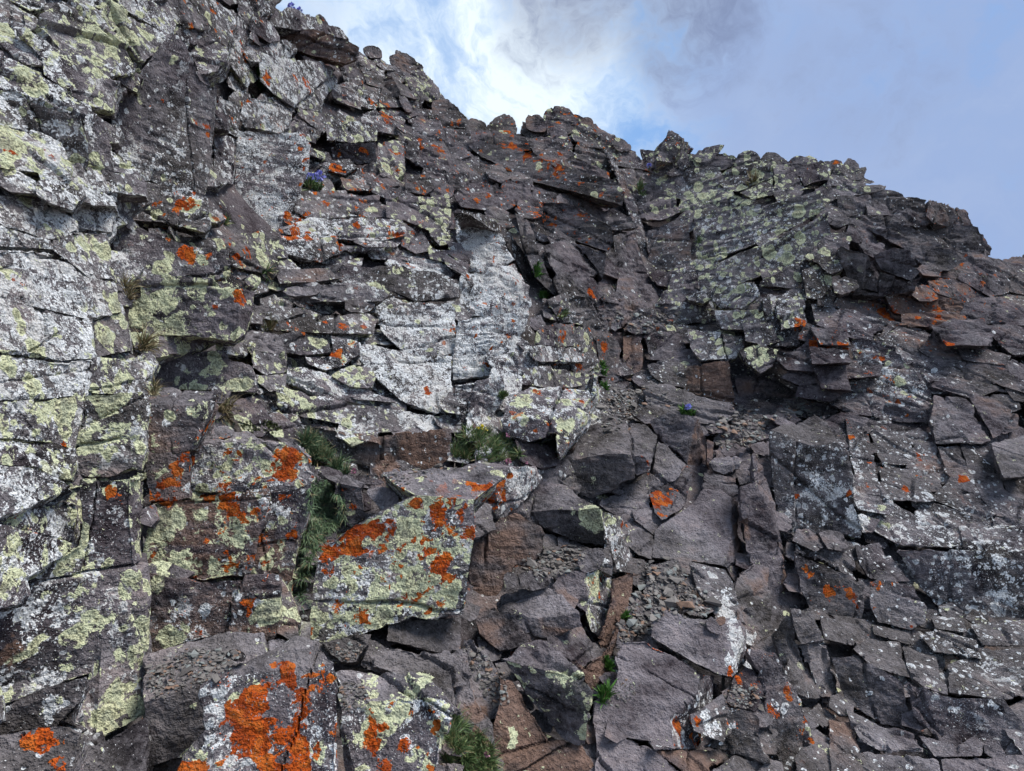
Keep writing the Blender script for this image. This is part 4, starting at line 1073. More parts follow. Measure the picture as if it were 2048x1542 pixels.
# marks on the stones: o orange, y yellow-green, w white crust, r rust stain: centre and size in the photograph, strength
PATCHES = """
o,310,205,8.4,0.86 o,330,198,7.0,0.77 o,375,25,9.9,0.77 o,392,52,9.2,0.86 o,492,85,9.2,0.95 o,500,110,7.0,0.86 o,424,258,12.7,0.77 o,410,250,8.4,0.69 o,285,246,5.6,0.77
o,325,398,15.5,0.95 o,375,400,19.7,1.03 o,350,425,16.9,0.95 o,395,435,12.7,0.86 o,455,485,17.6,0.95 o,500,500,14.1,0.86 o,480,512,12.7,0.86 o,372,505,21.1,1.12 o,390,520,11.3,0.95
o,425,508,8.4,0.86 o,438,613,5.6,0.95 o,490,600,14.1,0.77 o,25,300,12.7,0.86 o,30,560,11.3,0.86 o,45,566,7.0,0.86
o,245,985,19.4,1.14 o,256,975,12.9,1.04 o,68,1062,12.9,1.14 o,40,1030,6.5,0.95 o,110,1020,7.3,0.95 o,135,893,6.5,1.04
o,400,860,17.8,0.95 o,380,915,17.8,1.04 o,365,935,16.2,1.04 o,345,970,24.3,1.14 o,335,995,14.6,1.04 o,470,905,21.0,1.14 o,385,1005,12.9,1.04 o,412,1078,12.9,1.14 o,415,990,11.4,0.95
o,595,908,17.8,1.14 o,590,945,9.7,1.04 o,575,995,14.6,1.14 o,590,1070,12.9,1.14 o,585,1165,14.6,1.14 o,500,1200,16.2,1.14 o,490,1210,9.7,1.04 o,540,1160,9.7,0.95
o,730,1075,32.4,1.19 o,750,1065,22.7,1.14 o,780,1055,21.0,1.23 o,660,1100,24.3,1.04 o,680,1085,19.4,1.04 o,880,1018,16.2,1.14 o,940,1030,19.4,1.23 o,945,1060,14.6,1.14 o,845,1005,11.4,1.04 o,890,1125,17.8,1.14 o,900,1155,17.8,1.14 o,835,1160,9.7,0.95 o,645,1230,11.4,0.95 o,665,1140,17.8,1.04 o,770,1100,16.2,0.95
o,695,985,7.3,1.14 o,708,1025,8.1,1.14
o,960,975,27.5,1.14 o,975,1000,19.4,1.04 o,1005,970,21.0,1.19 o,1012,990,14.6,1.14
o,560,1400,48.6,1.23 o,520,1430,48.6,1.23 o,640,1360,29.1,1.23 o,600,1400,32.4,1.19 o,560,1470,48.6,1.23 o,580,1520,40.5,1.23 o,470,1450,32.4,1.04 o,540,1360,21.0,1.04
o,810,1485,14.6,1.23 o,780,1535,12.9,1.23 o,755,1480,8.1,0.95
o,85,1480,29.1,1.19 o,120,1525,21.0,1.19 o,55,1482,16.2,1.04
o,1288,913,9.7,1.23 o,1296,932,9.7,1.14 o,1325,990,21.0,1.23 o,1345,975,14.6,1.14 o,1250,1045,8.1,1.14 o,1145,1013,6.5,1.14 o,1210,1185,11.4,1.14 o,1215,1160,8.1,1.04
o,1475,1350,12.9,1.14 o,1360,1445,17.8,1.04 o,1400,1440,11.4,1.04 o,1545,1410,9.7,0.95 o,1560,1425,11.4,1.14 o,1470,1440,8.1,0.95 o,1655,1172,11.4,1.14 o,1700,1190,9.7,0.85 o,1785,1230,9.7,0.95
o,1925,950,9.7,1.14 o,1850,905,17.8,0.95 o,1690,985,6.5,1.04 o,1590,990,6.5,0.95
o,1130,670,16.9,1.03 o,1095,700,12.7,0.95 o,1165,730,12.7,0.95 o,1135,770,9.9,1.12 o,1165,790,8.4,0.86 o,1210,700,15.5,0.95 o,1190,582,9.9,0.95 o,1215,690,14.1,0.95
o,860,775,11.3,1.12 o,690,645,12.7,1.03 o,655,640,7.0,0.95 o,670,700,15.5,1.03 o,600,690,7.0,0.86 o,590,435,16.9,1.03 o,655,400,11.3,0.95 o,655,425,12.7,0.95 o,720,445,8.4,0.95 o,680,478,9.9,1.03 o,590,468,14.1,0.95 o,620,475,9.9,0.86 o,835,460,8.4,0.95 o,810,475,11.3,0.86 o,720,575,8.4,0.86
o,680,330,15.5,0.95 o,760,305,9.9,0.95 o,730,310,12.7,0.86 o,830,365,18.3,0.95 o,1050,300,25.3,0.95 o,1010,290,16.9,0.86 o,1100,330,25.3,0.95 o,1150,350,14.1,0.86 o,1040,410,12.7,0.86 o,1090,430,18.3,0.77 o,1160,430,11.3,0.77 o,780,235,18.3,0.95 o,820,265,12.7,0.86 o,750,195,11.3,0.95 o,600,160,15.5,0.86 o,620,170,15.5,0.95 o,590,140,8.4,0.86 o,540,150,12.7,0.86 o,880,290,12.7,0.86
o,1610,660,21.1,0.95 o,1640,680,18.3,0.86 o,1690,690,8.4,0.86 o,1780,620,35.2,0.86 o,1850,610,28.2,0.86 o,1880,690,28.2,0.77 o,1730,735,11.3,0.69
y,30,1110,50,1.11 y,35,1140,44,1.11 y,185,1150,38,1.11 y,190,1125,34,1.11 y,172,1180,16,1.11 y,190,1235,36,1.11 y,180,1265,26,1.11 y,265,1170,30,1.11 y,258,1230,32,1.11 y,285,1205,20,1.11 y,285,1290,18,1.11 y,240,1400,46,1.2 y,215,1440,36,1.2 y,190,1330,24,0.92 y,235,1330,26,0.92 
y,320,1130,36,1.11 y,322,1165,20,1.2 y,365,1125,34,1.11 y,440,1140,30,1.11 y,470,1100,34,1.11 y,315,1060,28,1.01 y,455,935,34,1.11 y,520,940,28,1.01 y,530,905,22,1.01 y,205,875,40,1.11 y,220,850,30,1.01 y,130,810,40,1.11 y,560,930,30,0.92 y,500,1050,30,0.92
y,860,1060,60,1.11 y,830,1100,50,1.11 y,870,1180,56,1.11 y,770,1190,44,1.11 y,700,1140,40,1.01 y,650,1250,34,1.11 y,700,1240,30,1.01 y,760,1225,40,1.11 y,860,1220,40,1.01 y,920,1080,30,0.92
y,740,1350,18,1.11 y,745,1372,18,1.11 y,830,1362,20,1.11 y,765,1430,40,1.11 y,750,1460,34,1.01 y,845,1530,26,1.11 y,640,1480,18,1.11 y,650,1510,20,1.11 y,880,1440,24,1.01 y,525,1362,16,0.92 y,400,1510,24,1.01 y,635,1465,16,1.01 y,820,1390,20,0.92 y,730,1490,24,0.92
y,1120,1365,30,1.11 y,1150,1385,36,1.11 y,1175,1400,22,1.11 y,1190,1240,26,1.11 y,1185,1225,20,1.11 y,1165,1030,26,1.01 y,1190,1050,28,1.01 y,1235,1050,16,0.92 y,1030,1480,12,1.11 y,1033,1460,12,1.11
y,1110,870,24,1.11 y,1130,850,22,1.01 y,1055,800,26,1.01 y,1040,830,20,0.92 y,1510,700,30,1.11 y,1770,1012,10,1.11 y,1768,1035,10,1.11
y,440,690,30,1.11 y,380,692,30,1.11 y,320,700,30,1.11 y,430,715,28,1.11 y,480,770,26,1.11 y,365,765,10,1.11 y,390,762,8,1.11 y,455,775,12,1.11 y,590,790,30,1.11 y,610,830,26,1.11 y,630,812,10,1.11 y,680,826,14,1.11 y,710,828,8,1.01
y,210,90,34,1.11 y,180,60,30,1.11 y,225,40,26,1.11 y,190,130,30,1.01 y,250,110,24,1.01 y,45,145,24,1.01 y,60,300,34,1.01 y,20,330,20,1.01
w,1640,980,34,1 w,1715,1030,34,1.1 w,1488,1290,30,1.3 w,1480,1330,26,1.3 w,1425,1440,26,1.1 w,1410,1400,18,1.2 w,1450,1190,20,1 w,1460,1230,20,1 w,820,830,30,1.1 w,860,845,30,1 w,1195,1150,20,1 w,1060,960,30,1.1 w,1040,950,26,1.1 w,1180,830,24,1 w,1190,770,18,1.2 w,30,690,30,1.2 w,130,1215,14,1.2 w,110,1360,24,1 w,110,1410,22,1 w,10,1380,18,1.1
w,1020,560,40,1.2 w,970,480,50,1.2 w,1030,640,30,1.1 w,530,420,50,1.2 w,100,560,60,1.2 w,110,660,50,1.2
w,1830,1050,40,.55 w,1900,1130,50,.55 w,2000,1080,40,.5
r,840,900,50,.9 r,870,915,36,1 r,780,930,30,.7 r,1105,1260,30,.5 r,430,1130,60,.7 r,540,1090,40,.7 r,30,1310,26,1 r,1235,1240,30,1 r,960,1420,20,.6 r,1170,1330,20,.8 r,1480,1060,24,.8
"""

# character of the smaller rock between the traced stones: x y  yellow white orange rust tone  width height angle(deg, + falls to the right)
ZONES = """
60,60 4.0 5 0.0 0.0 4 103 46 28
300,30 3.2 4 0.6 0.0 4 92 41 28
60,350 3.2 6 0.3 0.0 4 103 46 24
100,600 1.6 8 0.0 0.0 4 114 69 6
100,1000 4.0 4 0.3 0.0 3 126 80 -10
300,1300 0.8 2 0.0 0.3 4 92 57 -10
500,60 1.6 4 0.9 0.0 3 69 51 20
600,30 1.6 3 0.3 0.3 3 57 32 25
700,150 2.4 3 0.9 0.7 3 69 41 20
820,200 2.4 2 0.3 0.7 3 52 39 15
650,350 2.4 4 1.2 0.0 3 92 46 10
480,560 3.2 4 0.6 0.0 3 69 41 10
700,560 1.6 5 0.6 0.0 3 114 34 8
700,760 2.4 7 0.0 0.0 3 103 50 10
900,330 0.0 2 1.5 0.3 2 129 48 20
1050,380 0.0 1 1.2 0.3 2 145 57 16
1050,250 0.8 1 0.9 0.7 3 74 54 5
1170,300 1.6 1 1.2 1.0 3 97 48 18
1180,500 0.0 1 0.3 0.3 2 129 80 15
1250,350 0.8 1 1.2 1.4 4 80 48 30
1390,380 6.8 3 0.0 0.0 4 129 42 -12
1500,350 5.4 2 0.0 0.0 3 90 42 -15
1450,480 6.8 4 0.0 0.0 4 129 48 -14
1600,430 5.4 2 0.0 0.0 3 106 42 -20
1640,330 2.7 1 0.0 0.0 3 70 38 -15
1800,420 0.0 1.4 0.3 0.3 3 145 42 14
1720,520 0.8 0.7 0.6 0.3 2 112 57 5
1850,600 0 1 3.5 5 3 129 36 6
1990,600 0.0 0.7 0.6 0.7 3 112 48 8
1480,590 5.4 4 0.0 0.0 4 129 80 -6
1600,560 4.1 3 0.0 0.0 3 112 64 -10
1440,660 5.4 4 0.0 0.0 4 129 74 -4
1620,730 0.0 1 0.6 0.3 2 129 44 2
1250,620 0.0 1 0.6 1.0 4 97 48 10
1130,620 0.8 3 0.3 0.3 3 112 64 20
1300,700 0.0 2 0.6 0.7 3 97 80 5
1600,800 0.0 1 0.0 0.7 3 112 48 5
1780,720 0.8 4.2 0.6 0.3 4 145 48 18
1950,730 0.0 1.4 0.3 0.3 3 129 42 14
1840,860 0.0 2.8 0.6 0.3 4 129 80 20
1980,800 0.0 1.4 0.0 0.3 3 129 64 18
1950,1000 0.0 2.8 0.3 0.3 3 129 97 20
1850,1180 0.0 3.5 0.0 0.0 2 162 97 22
1700,1280 0.0 1.4 0.3 0.3 3 145 80 24
1900,1350 0.0 2.1 0.0 0.0 4 177 80 24
1800,1520 0.0 1.4 0.0 0.3 5 177 80 20
1550,1450 0.8 2 0.3 0.3 4 112 145 40
1540,1100 0.0 0 0.0 1.0 4 80 145 20
1450,900 0.0 0 0.3 1.0 4 97 64 10
1300,900 0.0 0 0.0 0.7 4 129 97 10
1150,1000 0.0 1 0.0 0.7 4 129 97 10
1250,1200 0.0 0 0.0 1.4 4 80 80 10
1350,1150 0.0 0 0.0 0.3 4 80 64 10
1000,1150 0.8 0 0.0 1.4 4 97 80 10
950,1300 0.0 0 0.0 0.7 4 112 97 30
1050,1450 0.0 0 0.0 2.1 4 129 112 30
820,1300 0.0 0 0.0 0.3 5 92 69 10
1250,1420 0.0 0 0.0 1.4 4 112 97 20
1450,1450 0.0 2 0.3 0.3 4 112 97 20
640,1000 0.8 1 0.0 0.7 2 69 69 0
950,760 1.6 7 0.0 0.0 4 112 80 10
1060,560 0.0 2 0.0 0.0 2 64 112 60
1200,760 0.8 3 0.3 0.3 3 80 64 10
"""


def pts(t):
    return [tuple(float(v) for v in q.split(',')) for q in t.split()]


def parse_block(line):
    seg = [s.strip() for s in line.strip().split('|')]
    head = seg[0].split(';')
    dg_ = [int(c) / 9.0 for c in head[0]]
    kw = dict(lich=dg_[:4], tone=dg_[4])
    for h in head[1:]:
        k, v = h.split('=')
        if k in ('tl', 'rl', 'll'):
            kw[k] = [int(c) / 9.0 for c in v]
        elif k in ('n', 'tn', 'rn', 'ln'):
            kw[k] = tuple(float(x) for x in v.split(','))
        else:
            kw[{'s': 'strata', 'c': 'cracks', 'r': 'rough', 'd': 'd', 'L': 'L'}[k]] = int(v) if k == 'c' else float(v)
    faces = dict(front=pts(seg[1]))
    for k in range(2, len(seg) - 1, 2):
        faces[{'T': 'top', 'R': 'right', 'L': 'left'}[seg[k]]] = pts(seg[k + 1])
    return faces, kw


TRACED = [parse_block(l) for l in BLOCKS.strip().splitlines() if l.strip()]
for faces, kw in TRACED:
    c = np.mean(faces['front'], 0)
    stone(**faces, **kw, parent=cliff_of(*c))

# ------------------------------------------------------------------ smaller rock in between: cells of jointed, bedded stone
ZN = np.array([[float(v) for v in l.replace(',', ' ').split()] for l in ZONES.strip().splitlines()])


def zone(x, y):
    d2 = ((ZN[:, :2] - (x, y)) ** 2).sum(1) + 400
    k = np.argsort(d2)[:3]
    wt = 1 / d2[k] ** 1.5
    return (ZN[k, 2:] * wt[:, None]).sum(0) / wt.sum()


def in_poly(P, x, y):
    x0, y0 = P[:, 0], P[:, 1]
    x1, y1 = np.roll(x0, -1), np.roll(y0, -1)
    c = ((y0 > y) != (y1 > y)) & (x < (x1 - x0) * (y - y0) / (y1 - y0 + 1e-9) + x0)
    return c.sum() % 2 == 1


ALLP = [np.array(f[k]) for f, _ in TRACED for k in f]
BB = np.array([[*P.min(0), *P.max(0)] for P in ALLP])


def covered(x, y):
    for i in np.where((BB[:, 0] <= x) & (BB[:, 1] <= y) & (BB[:, 2] >= x) & (BB[:, 3] >= y))[0]:
        if in_poly(ALLP[i], x, y):
            return True
    return False


sites, smet = [], []
cand = np.c_[rng.uniform(-330, 2260, 18000), rng.uniform(-40, 1600, 18000)]
SA = np.zeros((0, 2))
for x, y in cand:
    z = zone(x, y)
    fs = (0.62, 0.9, 1.0, 1.35, 1.7)[rng.integers(5)]
    wd, ht, an = z[5] * 0.92 * fs, z[6] * 0.92 * fs ** 0.8, R(z[7])
    if y < ridge(x) + 0.35 * ht:
        continue
    M = np.array([[math.cos(an) / wd, math.sin(an) / wd], [-math.sin(an) / ht, math.cos(an) / ht]])
    if len(sites):
        dl = (SA[:len(sites)] - (x, y)) @ M.T
        if (dl ** 2).sum(1).min() < 0.74:
            continue
    sites.append((x, y))
    smet.append((M, z))
    SA = np.array(sites)


def clip(poly, a, b, c):
    """keep a*x+b*y<=c"""
    outp = []
    for i in range(len(poly)):
        p, q = poly[i], poly[(i + 1) % len(poly)]
        fp, fq = a * p[0] + b * p[1] - c, a * q[0] + b * q[1] - c
        if fp <= 0:
            outp.append(p)
        if fp * fq < 0:
            t = fp / (fp - fq)
            outp.append((p[0] + t * (q[0] - p[0]), p[1] + t * (q[1] - p[1])))
    return outp


n_fill = 0
FILLP = []
for i, ((x, y), (M, z)) in enumerate(zip(sites, smet)):
    if covered(x, y):
        continue
    U = (SA - (x, y)) @ M.T
    poly = [(-0.85, -0.8), (0, -0.88), (0.85, -0.8), (0.85, 0.8), (-0.85, 0.8)]
    for j in np.where((U ** 2).sum(1) < 5.5)[0]:
        if j == i:
            continue
        u = U[j]
        poly = clip(poly, u[0], u[1], (u @ u) * 0.5)
        if len(poly) < 3:
            break
    if len(poly) < 3:
        continue
    Mi = np.linalg.inv(M)
    P = np.array(poly) @ Mi.T
    ln = np.linalg.norm(P, axis=1, keepdims=True)
    P = P * (1.035 - 0.6 / ln) + rng.normal(0, 1.2, P.shape) + (x, y)
    P[:, 1] = np.maximum(P[:, 1], ridge(P[:, 0]) + rng.uniform(-5, 3))
    keep = [tuple(np.round(P[0], 1))]
    for p in P[1:]:
        if np.hypot(*(p - keep[-1])) > 3:
            keep.append(tuple(np.round(p, 1)))
    if len(keep) < 3:
        continue
    A = np.array(keep)
    area = 0.5 * abs((A[:, 0] * np.roll(A[:, 1], -1) - A[:, 1] * np.roll(A[:, 0], -1)).sum())
    if area < 90:
        continue
    lz = np.clip(z[:4] / 9 * rng.uniform(0.6, 1.35, 4), 0, 1)
    nb = base_normal(x, y)
    flush = x > 1640 and y > 630
    nb[2] = nb[2] * (0.92 if flush else 0.6) + rng.normal(0, 0.05 if flush else 0.15)
    nb[0] += rng.normal(0, 0.04 if flush else 0.11)
    nb /= np.linalg.norm(nb)
    yw, pt = math.degrees(math.atan2(nb[0], -nb[1])), math.degrees(math.asin(nb[2]))
    stone(keep, lich=lz, tone=float(np.clip(z[4] / 9 + rng.normal(0, 0.08), 0, 1)), d=0.03 + rng.normal(0, 0.015 if flush else 0.04), n=(yw, pt),
          strata=1.1, parent=cliff_of(x, y), res=4.2 if -30 < x < 2080 else 9.0, mk=0.6)
    n_fill += 1
    FILLP.append(keep)
# what is still bare: small wedged pieces
filled = [np.array(p) for p in FILLP]
ALL2 = ALLP + filled
BB2 = np.array([[*P.min(0), *P.max(0)] for P in ALL2])


def covered2(x, y):
    for i in np.where((BB2[:, 0] <= x) & (BB2[:, 1] <= y) & (BB2[:, 2] >= x) & (BB2[:, 3] >= y))[0]:
        if in_poly(ALL2[i], x, y):
            return True
    return False


small = np.zeros((0, 2))
n_small = 0
for x, y in np.c_[rng.uniform(-10, 2058, 7000), rng.uniform(0, 1560, 7000)]:
    z = zone(x, y)
    wd, ht, an = min(z[5] * 0.6, 46), min(z[6] * 0.7, 30), R(z[7])
    if y < ridge(x) + ht * 0.4:
        continue
    M = np.array([[math.cos(an) / wd, math.sin(an) / wd], [-math.sin(an) / ht, math.cos(an) / ht]])
    if len(small) and (((small - (x, y)) @ M.T) ** 2).sum(1).min() < 0.7:
        continue
    if covered2(x, y):
        continue
    small = np.vstack([small, (x, y)])
    k = rng.integers(5, 8)
    th = np.sort(rng.uniform(0, 2 * math.pi, k)) * 0.4 + np.linspace(0, 2 * math.pi, k, endpoint=False) * 0.6
    P = np.c_[np.cos(th) * wd, np.sin(th) * ht] * rng.uniform(0.55, 0.78, (k, 1))
    ca, sa = math.cos(an), math.sin(an)
    P = np.c_[P[:, 0] * ca - P[:, 1] * sa + x, P[:, 0] * sa + P[:, 1] * ca + y]
    P[:, 1] = np.maximum(P[:, 1], ridge(P[:, 0]) - 2)
    lz = np.clip(z[:4] / 9 * rng.uniform(0.4, 1.2, 4), 0, 1)
    nb = base_normal(x, y) + rng.normal(0, 0.09, 3)
    nb /= np.linalg.norm(nb)
    stone([tuple(np.round(p, 1)) for p in P], lich=lz, tone=float(np.clip(z[4] / 9 + rng.normal(0, 0.1), 0, 1)), d=0.06 + rng.normal(0, 0.012),
          n=(math.degrees(math.atan2(nb[0], -nb[1])), math.degrees(math.asin(np.clip(nb[2], -.9, .9)))), strata=1.0, parent=cliff_of(x, y), res=4.3, mk=0.5)
    n_small += 1
print('small', n_small)
print('traced', len(TRACED), 'fill', n_fill)

# ------------------------------------------------------------------ loose boulders and stones: things of their own
LOOSE = """
boulder|21114;d=-.05|grey pointed boulder on the skyline left of the reddish cube-shaped one|968,254 985,238 1011,222 1026,234 1034,256 1020,272 980,272
boulder|00133;d=-.06|reddish cube-shaped boulder on the skyline beside the big rounded knob|1052,229 1079,226 1093,243 1090,258 1052,252
boulder|31223;d=-.05|big rounded brown boulder forming the knob of the middle skyline|1082,228 1100,214 1140,214 1158,243 1140,262 1100,262
flat_stone|00132;d=-.05|thin flat slab lying just right of the rounded knob boulder|1155,237 1180,233 1191,244 1185,253 1165,248
boulder|52104;d=-.08|yellow-green wedge boulder below the thin slab near the middle skyline|1140,258 1170,244 1200,268 1218,290 1170,287 1145,272
boulder|20113;d=-.03|low boulder between the knob and the pyramid boulder on the skyline|1218,286 1240,272 1268,290 1240,298
boulder|31104;d=-.05;n=-25,25;rl=41104|large pyramid-shaped boulder balanced on the skyline|1300,298 1338,261 1362,276 1318,303|R|1362,276 1389,290 1376,301 1345,317 1314,313 1318,303
flat_stone|41004;d=-.05|pale slab jutting out to the right on the skyline beside the pyramid boulder|1387,306 1402,297 1451,286 1446,299 1425,309 1395,318
boulder|10003|dark peaked stone under the left tip of the jutting slab|1395,318 1420,309 1462,312 1470,326 1430,334 1400,330
boulder|30003|rounded skyline stone first to the right of the jutting slab|1466,322 1478,308 1500,300 1516,306 1526,322 1524,336 1475,338
boulder|10003|dark gabled skyline stone third from the right-hand end of the rubble row|1512,326 1530,308 1546,303 1570,318 1580,338 1520,342
boulder|30103|broad lichened skyline stone in the middle of the right-hand rubble row|1560,328 1584,312 1612,309 1634,320 1640,342 1566,346
boulder|20003|smallest peaked stone of the right-hand skyline rubble|1628,332 1640,319 1650,322 1656,338 1632,346
boulder|10103|squat stone second from the right end of the skyline rubble|1650,334 1664,318 1684,319 1692,336 1688,348 1654,350
boulder|20003|pointed stone at the right end of the skyline rubble row|1682,334 1694,316 1704,313 1716,330 1722,350 1684,352
flat_stone|00003|dark slab overhanging the step right of the skyline rubble|1694,354 1720,336 1734,334 1726,357 1706,362
boulder|10102|dark rounded stone on the left skyline below the blue flowers|628,32 642,27 657,42 654,60 636,50
boulder|30002|flat-topped dark stone on the left skyline next to the overhang|655,54 672,51 690,61 688,74 665,69
boulder|00012|low dark stones capping the left skyline above the overhang|724,97 740,89 764,96 767,109 735,107
boulder|10022|rounded dark boulder at the top of the left skyline shoulder|772,112 810,102 832,117 837,134 790,129
boulder|00034;d=-.12;n=-25,12;rl=00015|brown wedge block with a flat triangular face below the left skyline|766,158 783,149 803,190 775,202|R|783,149 831,190 834,199 803,190
boulder|51003;d=-.08|yellow-green boulder leaning down the left skyline shoulder|806,151 840,139 872,167 883,190 876,202 830,184 815,167
boulder|00015;d=-.12|small pale spike of rock below the brown wedge block|796,196 806,186 829,213 812,218
boulder|00024;d=-.06|reddish boulder at the foot of the left skyline shoulder|862,205 880,198 900,200 918,222 905,234 868,228
boulder|10013;d=-.05|flat stone in the skyline notch left of the grey pointed boulder|928,246 942,236 966,240 980,252 976,268 935,268
flat_stone|00106;d=-.10;n=0,10;tl=00007|oval flat stone with a rusty edge lying on the purple ledge|1418,926 1440,933 1482,927 1480,938 1447,947 1427,940|T|1418,926 1432,915 1470,911 1486,920 1482,927 1440,933
flat_stone|00007;d=-.24;n=20,40|pale grey slab lying on top of the big orange and yellow block|728,980 770,972 795,990 801,1010 768,1027 752,1008
loose_stone|01007;d=-.12|pale lump of rock on the ledge behind the big orange block|780,946 790,935 803,945 808,962 790,966 779,958
flat_stone|00004;d=-.12|dark flat chip on the ledge left of the pale lump|719,958 735,953 771,962 760,970 725,968
loose_stone|00002;d=-.16|small dark block at the left end of the gravel shelf|1006,1151 1018,1142 1035,1150 1041,1182 1012,1188
loose_stone|00002;d=-.17|larger dark block beside the small one on the gravel shelf|1036,1144 1075,1139 1095,1150 1101,1173 1062,1184 1042,1172
flat_stone|00006;d=-.16;n=20,30|pale grey slab on the right side of the gravel shelf|1154,1119 1165,1101 1200,1094 1213,1114 1196,1141 1165,1149
loose_stone|31006;d=-.28|small bluish stone on the ledge in front of the moss|428,856 440,850 470,855 467,872 441,879 430,869
flat_stone|00007;d=-.15;n=25,15|thin pale slab leaning upright in the gully|1219,654 1240,622 1251,628 1233,665
loose_stone|00006;d=-.14|blue-grey oval stone right of the leaning slab in the gully|1252,660 1260,640 1300,640 1313,655 1295,668 1266,667
loose_stone|00005;d=-.10|dark flat stone tucked under the small orange-streaked block|950,1046 970,1036 989,1043 986,1056 960,1060
loose_stone|00006;d=-.20|bluish stone on the gravel ledge left of the bottom orange block|332,1351 348,1340 369,1345 366,1366 345,1387 335,1371
loose_stone|00004;d=-.20|grey stone at the back of the gravel ledge above the bottom orange block|449,1307 470,1296 493,1308 489,1324 462,1322
flat_stone|01007;d=-.16;n=20,40|pale tilted flake on the gravel at the corner of the purple slab|1411,1242 1425,1231 1446,1262 1440,1270 1418,1263
loose_stone|00163;d=-.16|orange-brown pebble beside the pale tilted flake|1430,1236 1450,1231 1452,1246 1438,1253
loose_stone|00006;d=-.26|grey rounded stone on top of the yellow-spotted bottom block|700,1389 720,1380 736,1384 739,1400 720,1411 702,1403
flat_stone|00007;d=-.16;n=5,40|blue-grey flat plate on the stepped rock left of centre|560,579 600,570 646,580 630,591 580,593
loose_stone|00101;d=-.16|dark loose rock under the stepped ledges left of centre|689,601 700,595 742,593 753,612 735,626 692,623
flat_stone|00005;d=-.12|long thin flake on the ledge above the big dark purple block|1528,831 1545,826 1597,850 1592,861 1560,852
loose_stone|00003;d=-.12|small dark stone at the tip of the long thin flake|1584,857 1605,847 1617,858 1598,870
loose_stone|00003;d=-.10|brown stone above the oval flat stone|1440,900 1465,890 1476,898 1470,912 1448,912
loose_stone|00044;d=-.12|reddish upright chip above the oval flat stone|1483,878 1495,862 1512,866 1505,890 1490,895
flat_stone|00003;d=-.12|dark slab in the rubble under the purple ledge|1412,852 1452,842 1460,852 1450,864 1418,868
"""
for line in LOOSE.strip().splitlines():
    seg = line.split('|')
    faces, kw = parse_block('|'.join([seg[1]] + seg[3:]))
    cat_ = {'boulder': 'boulder', 'flat_stone': 'flat stone', 'loose_stone': 'stone'}[seg[0]]
    small_ = seg[0] != 'boulder'
    if np.mean(faces['front'], 0)[1] < 330 and 'triangular' not in seg[2]:       # seat the skyline stones in the crest
        cy_ = np.mean(faces['front'], 0)[1]
        faces = {k: [(a, b + (8 if b > cy_ else 0)) for a, b in v] for k, v in faces.items()}
    if len(faces) == 1:                                  # worn corners
        for _ in range(2 if not small_ else 1):
            q = faces['front']
            faces = dict(front=[p for k in range(len(q)) for p in (
                (q[k][0] * .78 + q[(k + 1) % len(q)][0] * .22, q[k][1] * .78 + q[(k + 1) % len(q)][1] * .22),
                (q[k][0] * .22 + q[(k + 1) % len(q)][0] * .78, q[k][1] * .22 + q[(k + 1) % len(q)][1] * .78))])
    stone(**faces, **kw, name=seg[0], label=seg[2], cat=cat_, shell=False, res=3.0,
          group='loose stones lying on the ledges' if small_ else 'boulders along the skyline')
PT = []
for t in PATCHES.split():
    k, x, y, r, s_ = t.split(',')
    PT.append(({'y': 0, 'w': 1, 'o': 2, 'r': 3}[k], float(x), float(y), float(r), float(s_)))
finish_stones(PT)
print('tris', sum(len(s['o'].data.polygons) for s in STONES) * 2)

# ------------------------------------------------------------------ where a line of sight meets the rock
bpy.context.view_layer.update()
DG = bpy.context.evaluated_depsgraph_get()


def hit(x, y):
    r = Vector(ray(x, y)).normalized()
    ok, p, n, i, o, m = scene.ray_cast(DG, Vector((0, 0, 0)), r)
    if not ok:
        d = float(depth(x, y)[0])
        return Vector(ray(x, y) * d), Vector((0, -0.7, 0.7))
    if n.dot(r) > 0:
        n = -n
    return p, n


def from_arrays(name, V, Fc, tone, material, **kw):
    me = bpy.data.meshes.new(name)
    me.from_pydata(V.tolist(), [], Fc)
    at = me.attributes.new('tone', 'FLOAT', 'POINT')
    at.data.foreach_set('value', np.asarray(tone, np.float32))
    me.materials.append(material)
    return link(name, me, **kw)


# ------------------------------------------------------------------ gravel lying on the ledges
def chip_shape():
    bm = bmesh.new()
    for k in range(9):
        v = rng.normal(0, 1, 3)
        v /= np.linalg.norm(v)
        bm.verts.new(v * (1.0, 0.75, 0.38) * rng.uniform(0.8, 1.1))
    r = bmesh.ops.convex_hull(bm, input=bm.verts[:])
    bmesh.ops.delete(bm, geom=[v for v in bm.verts if not v.link_faces], context='VERTS')
    bm.verts.index_update()
    V = np.array([v.co[:] for v in bm.verts])
    Fc = [[v.index for v in f.verts] for f in bm.faces]
    bm.free()
    return V, Fc


CHIPS = [chip_shape() for _ in range(14)]


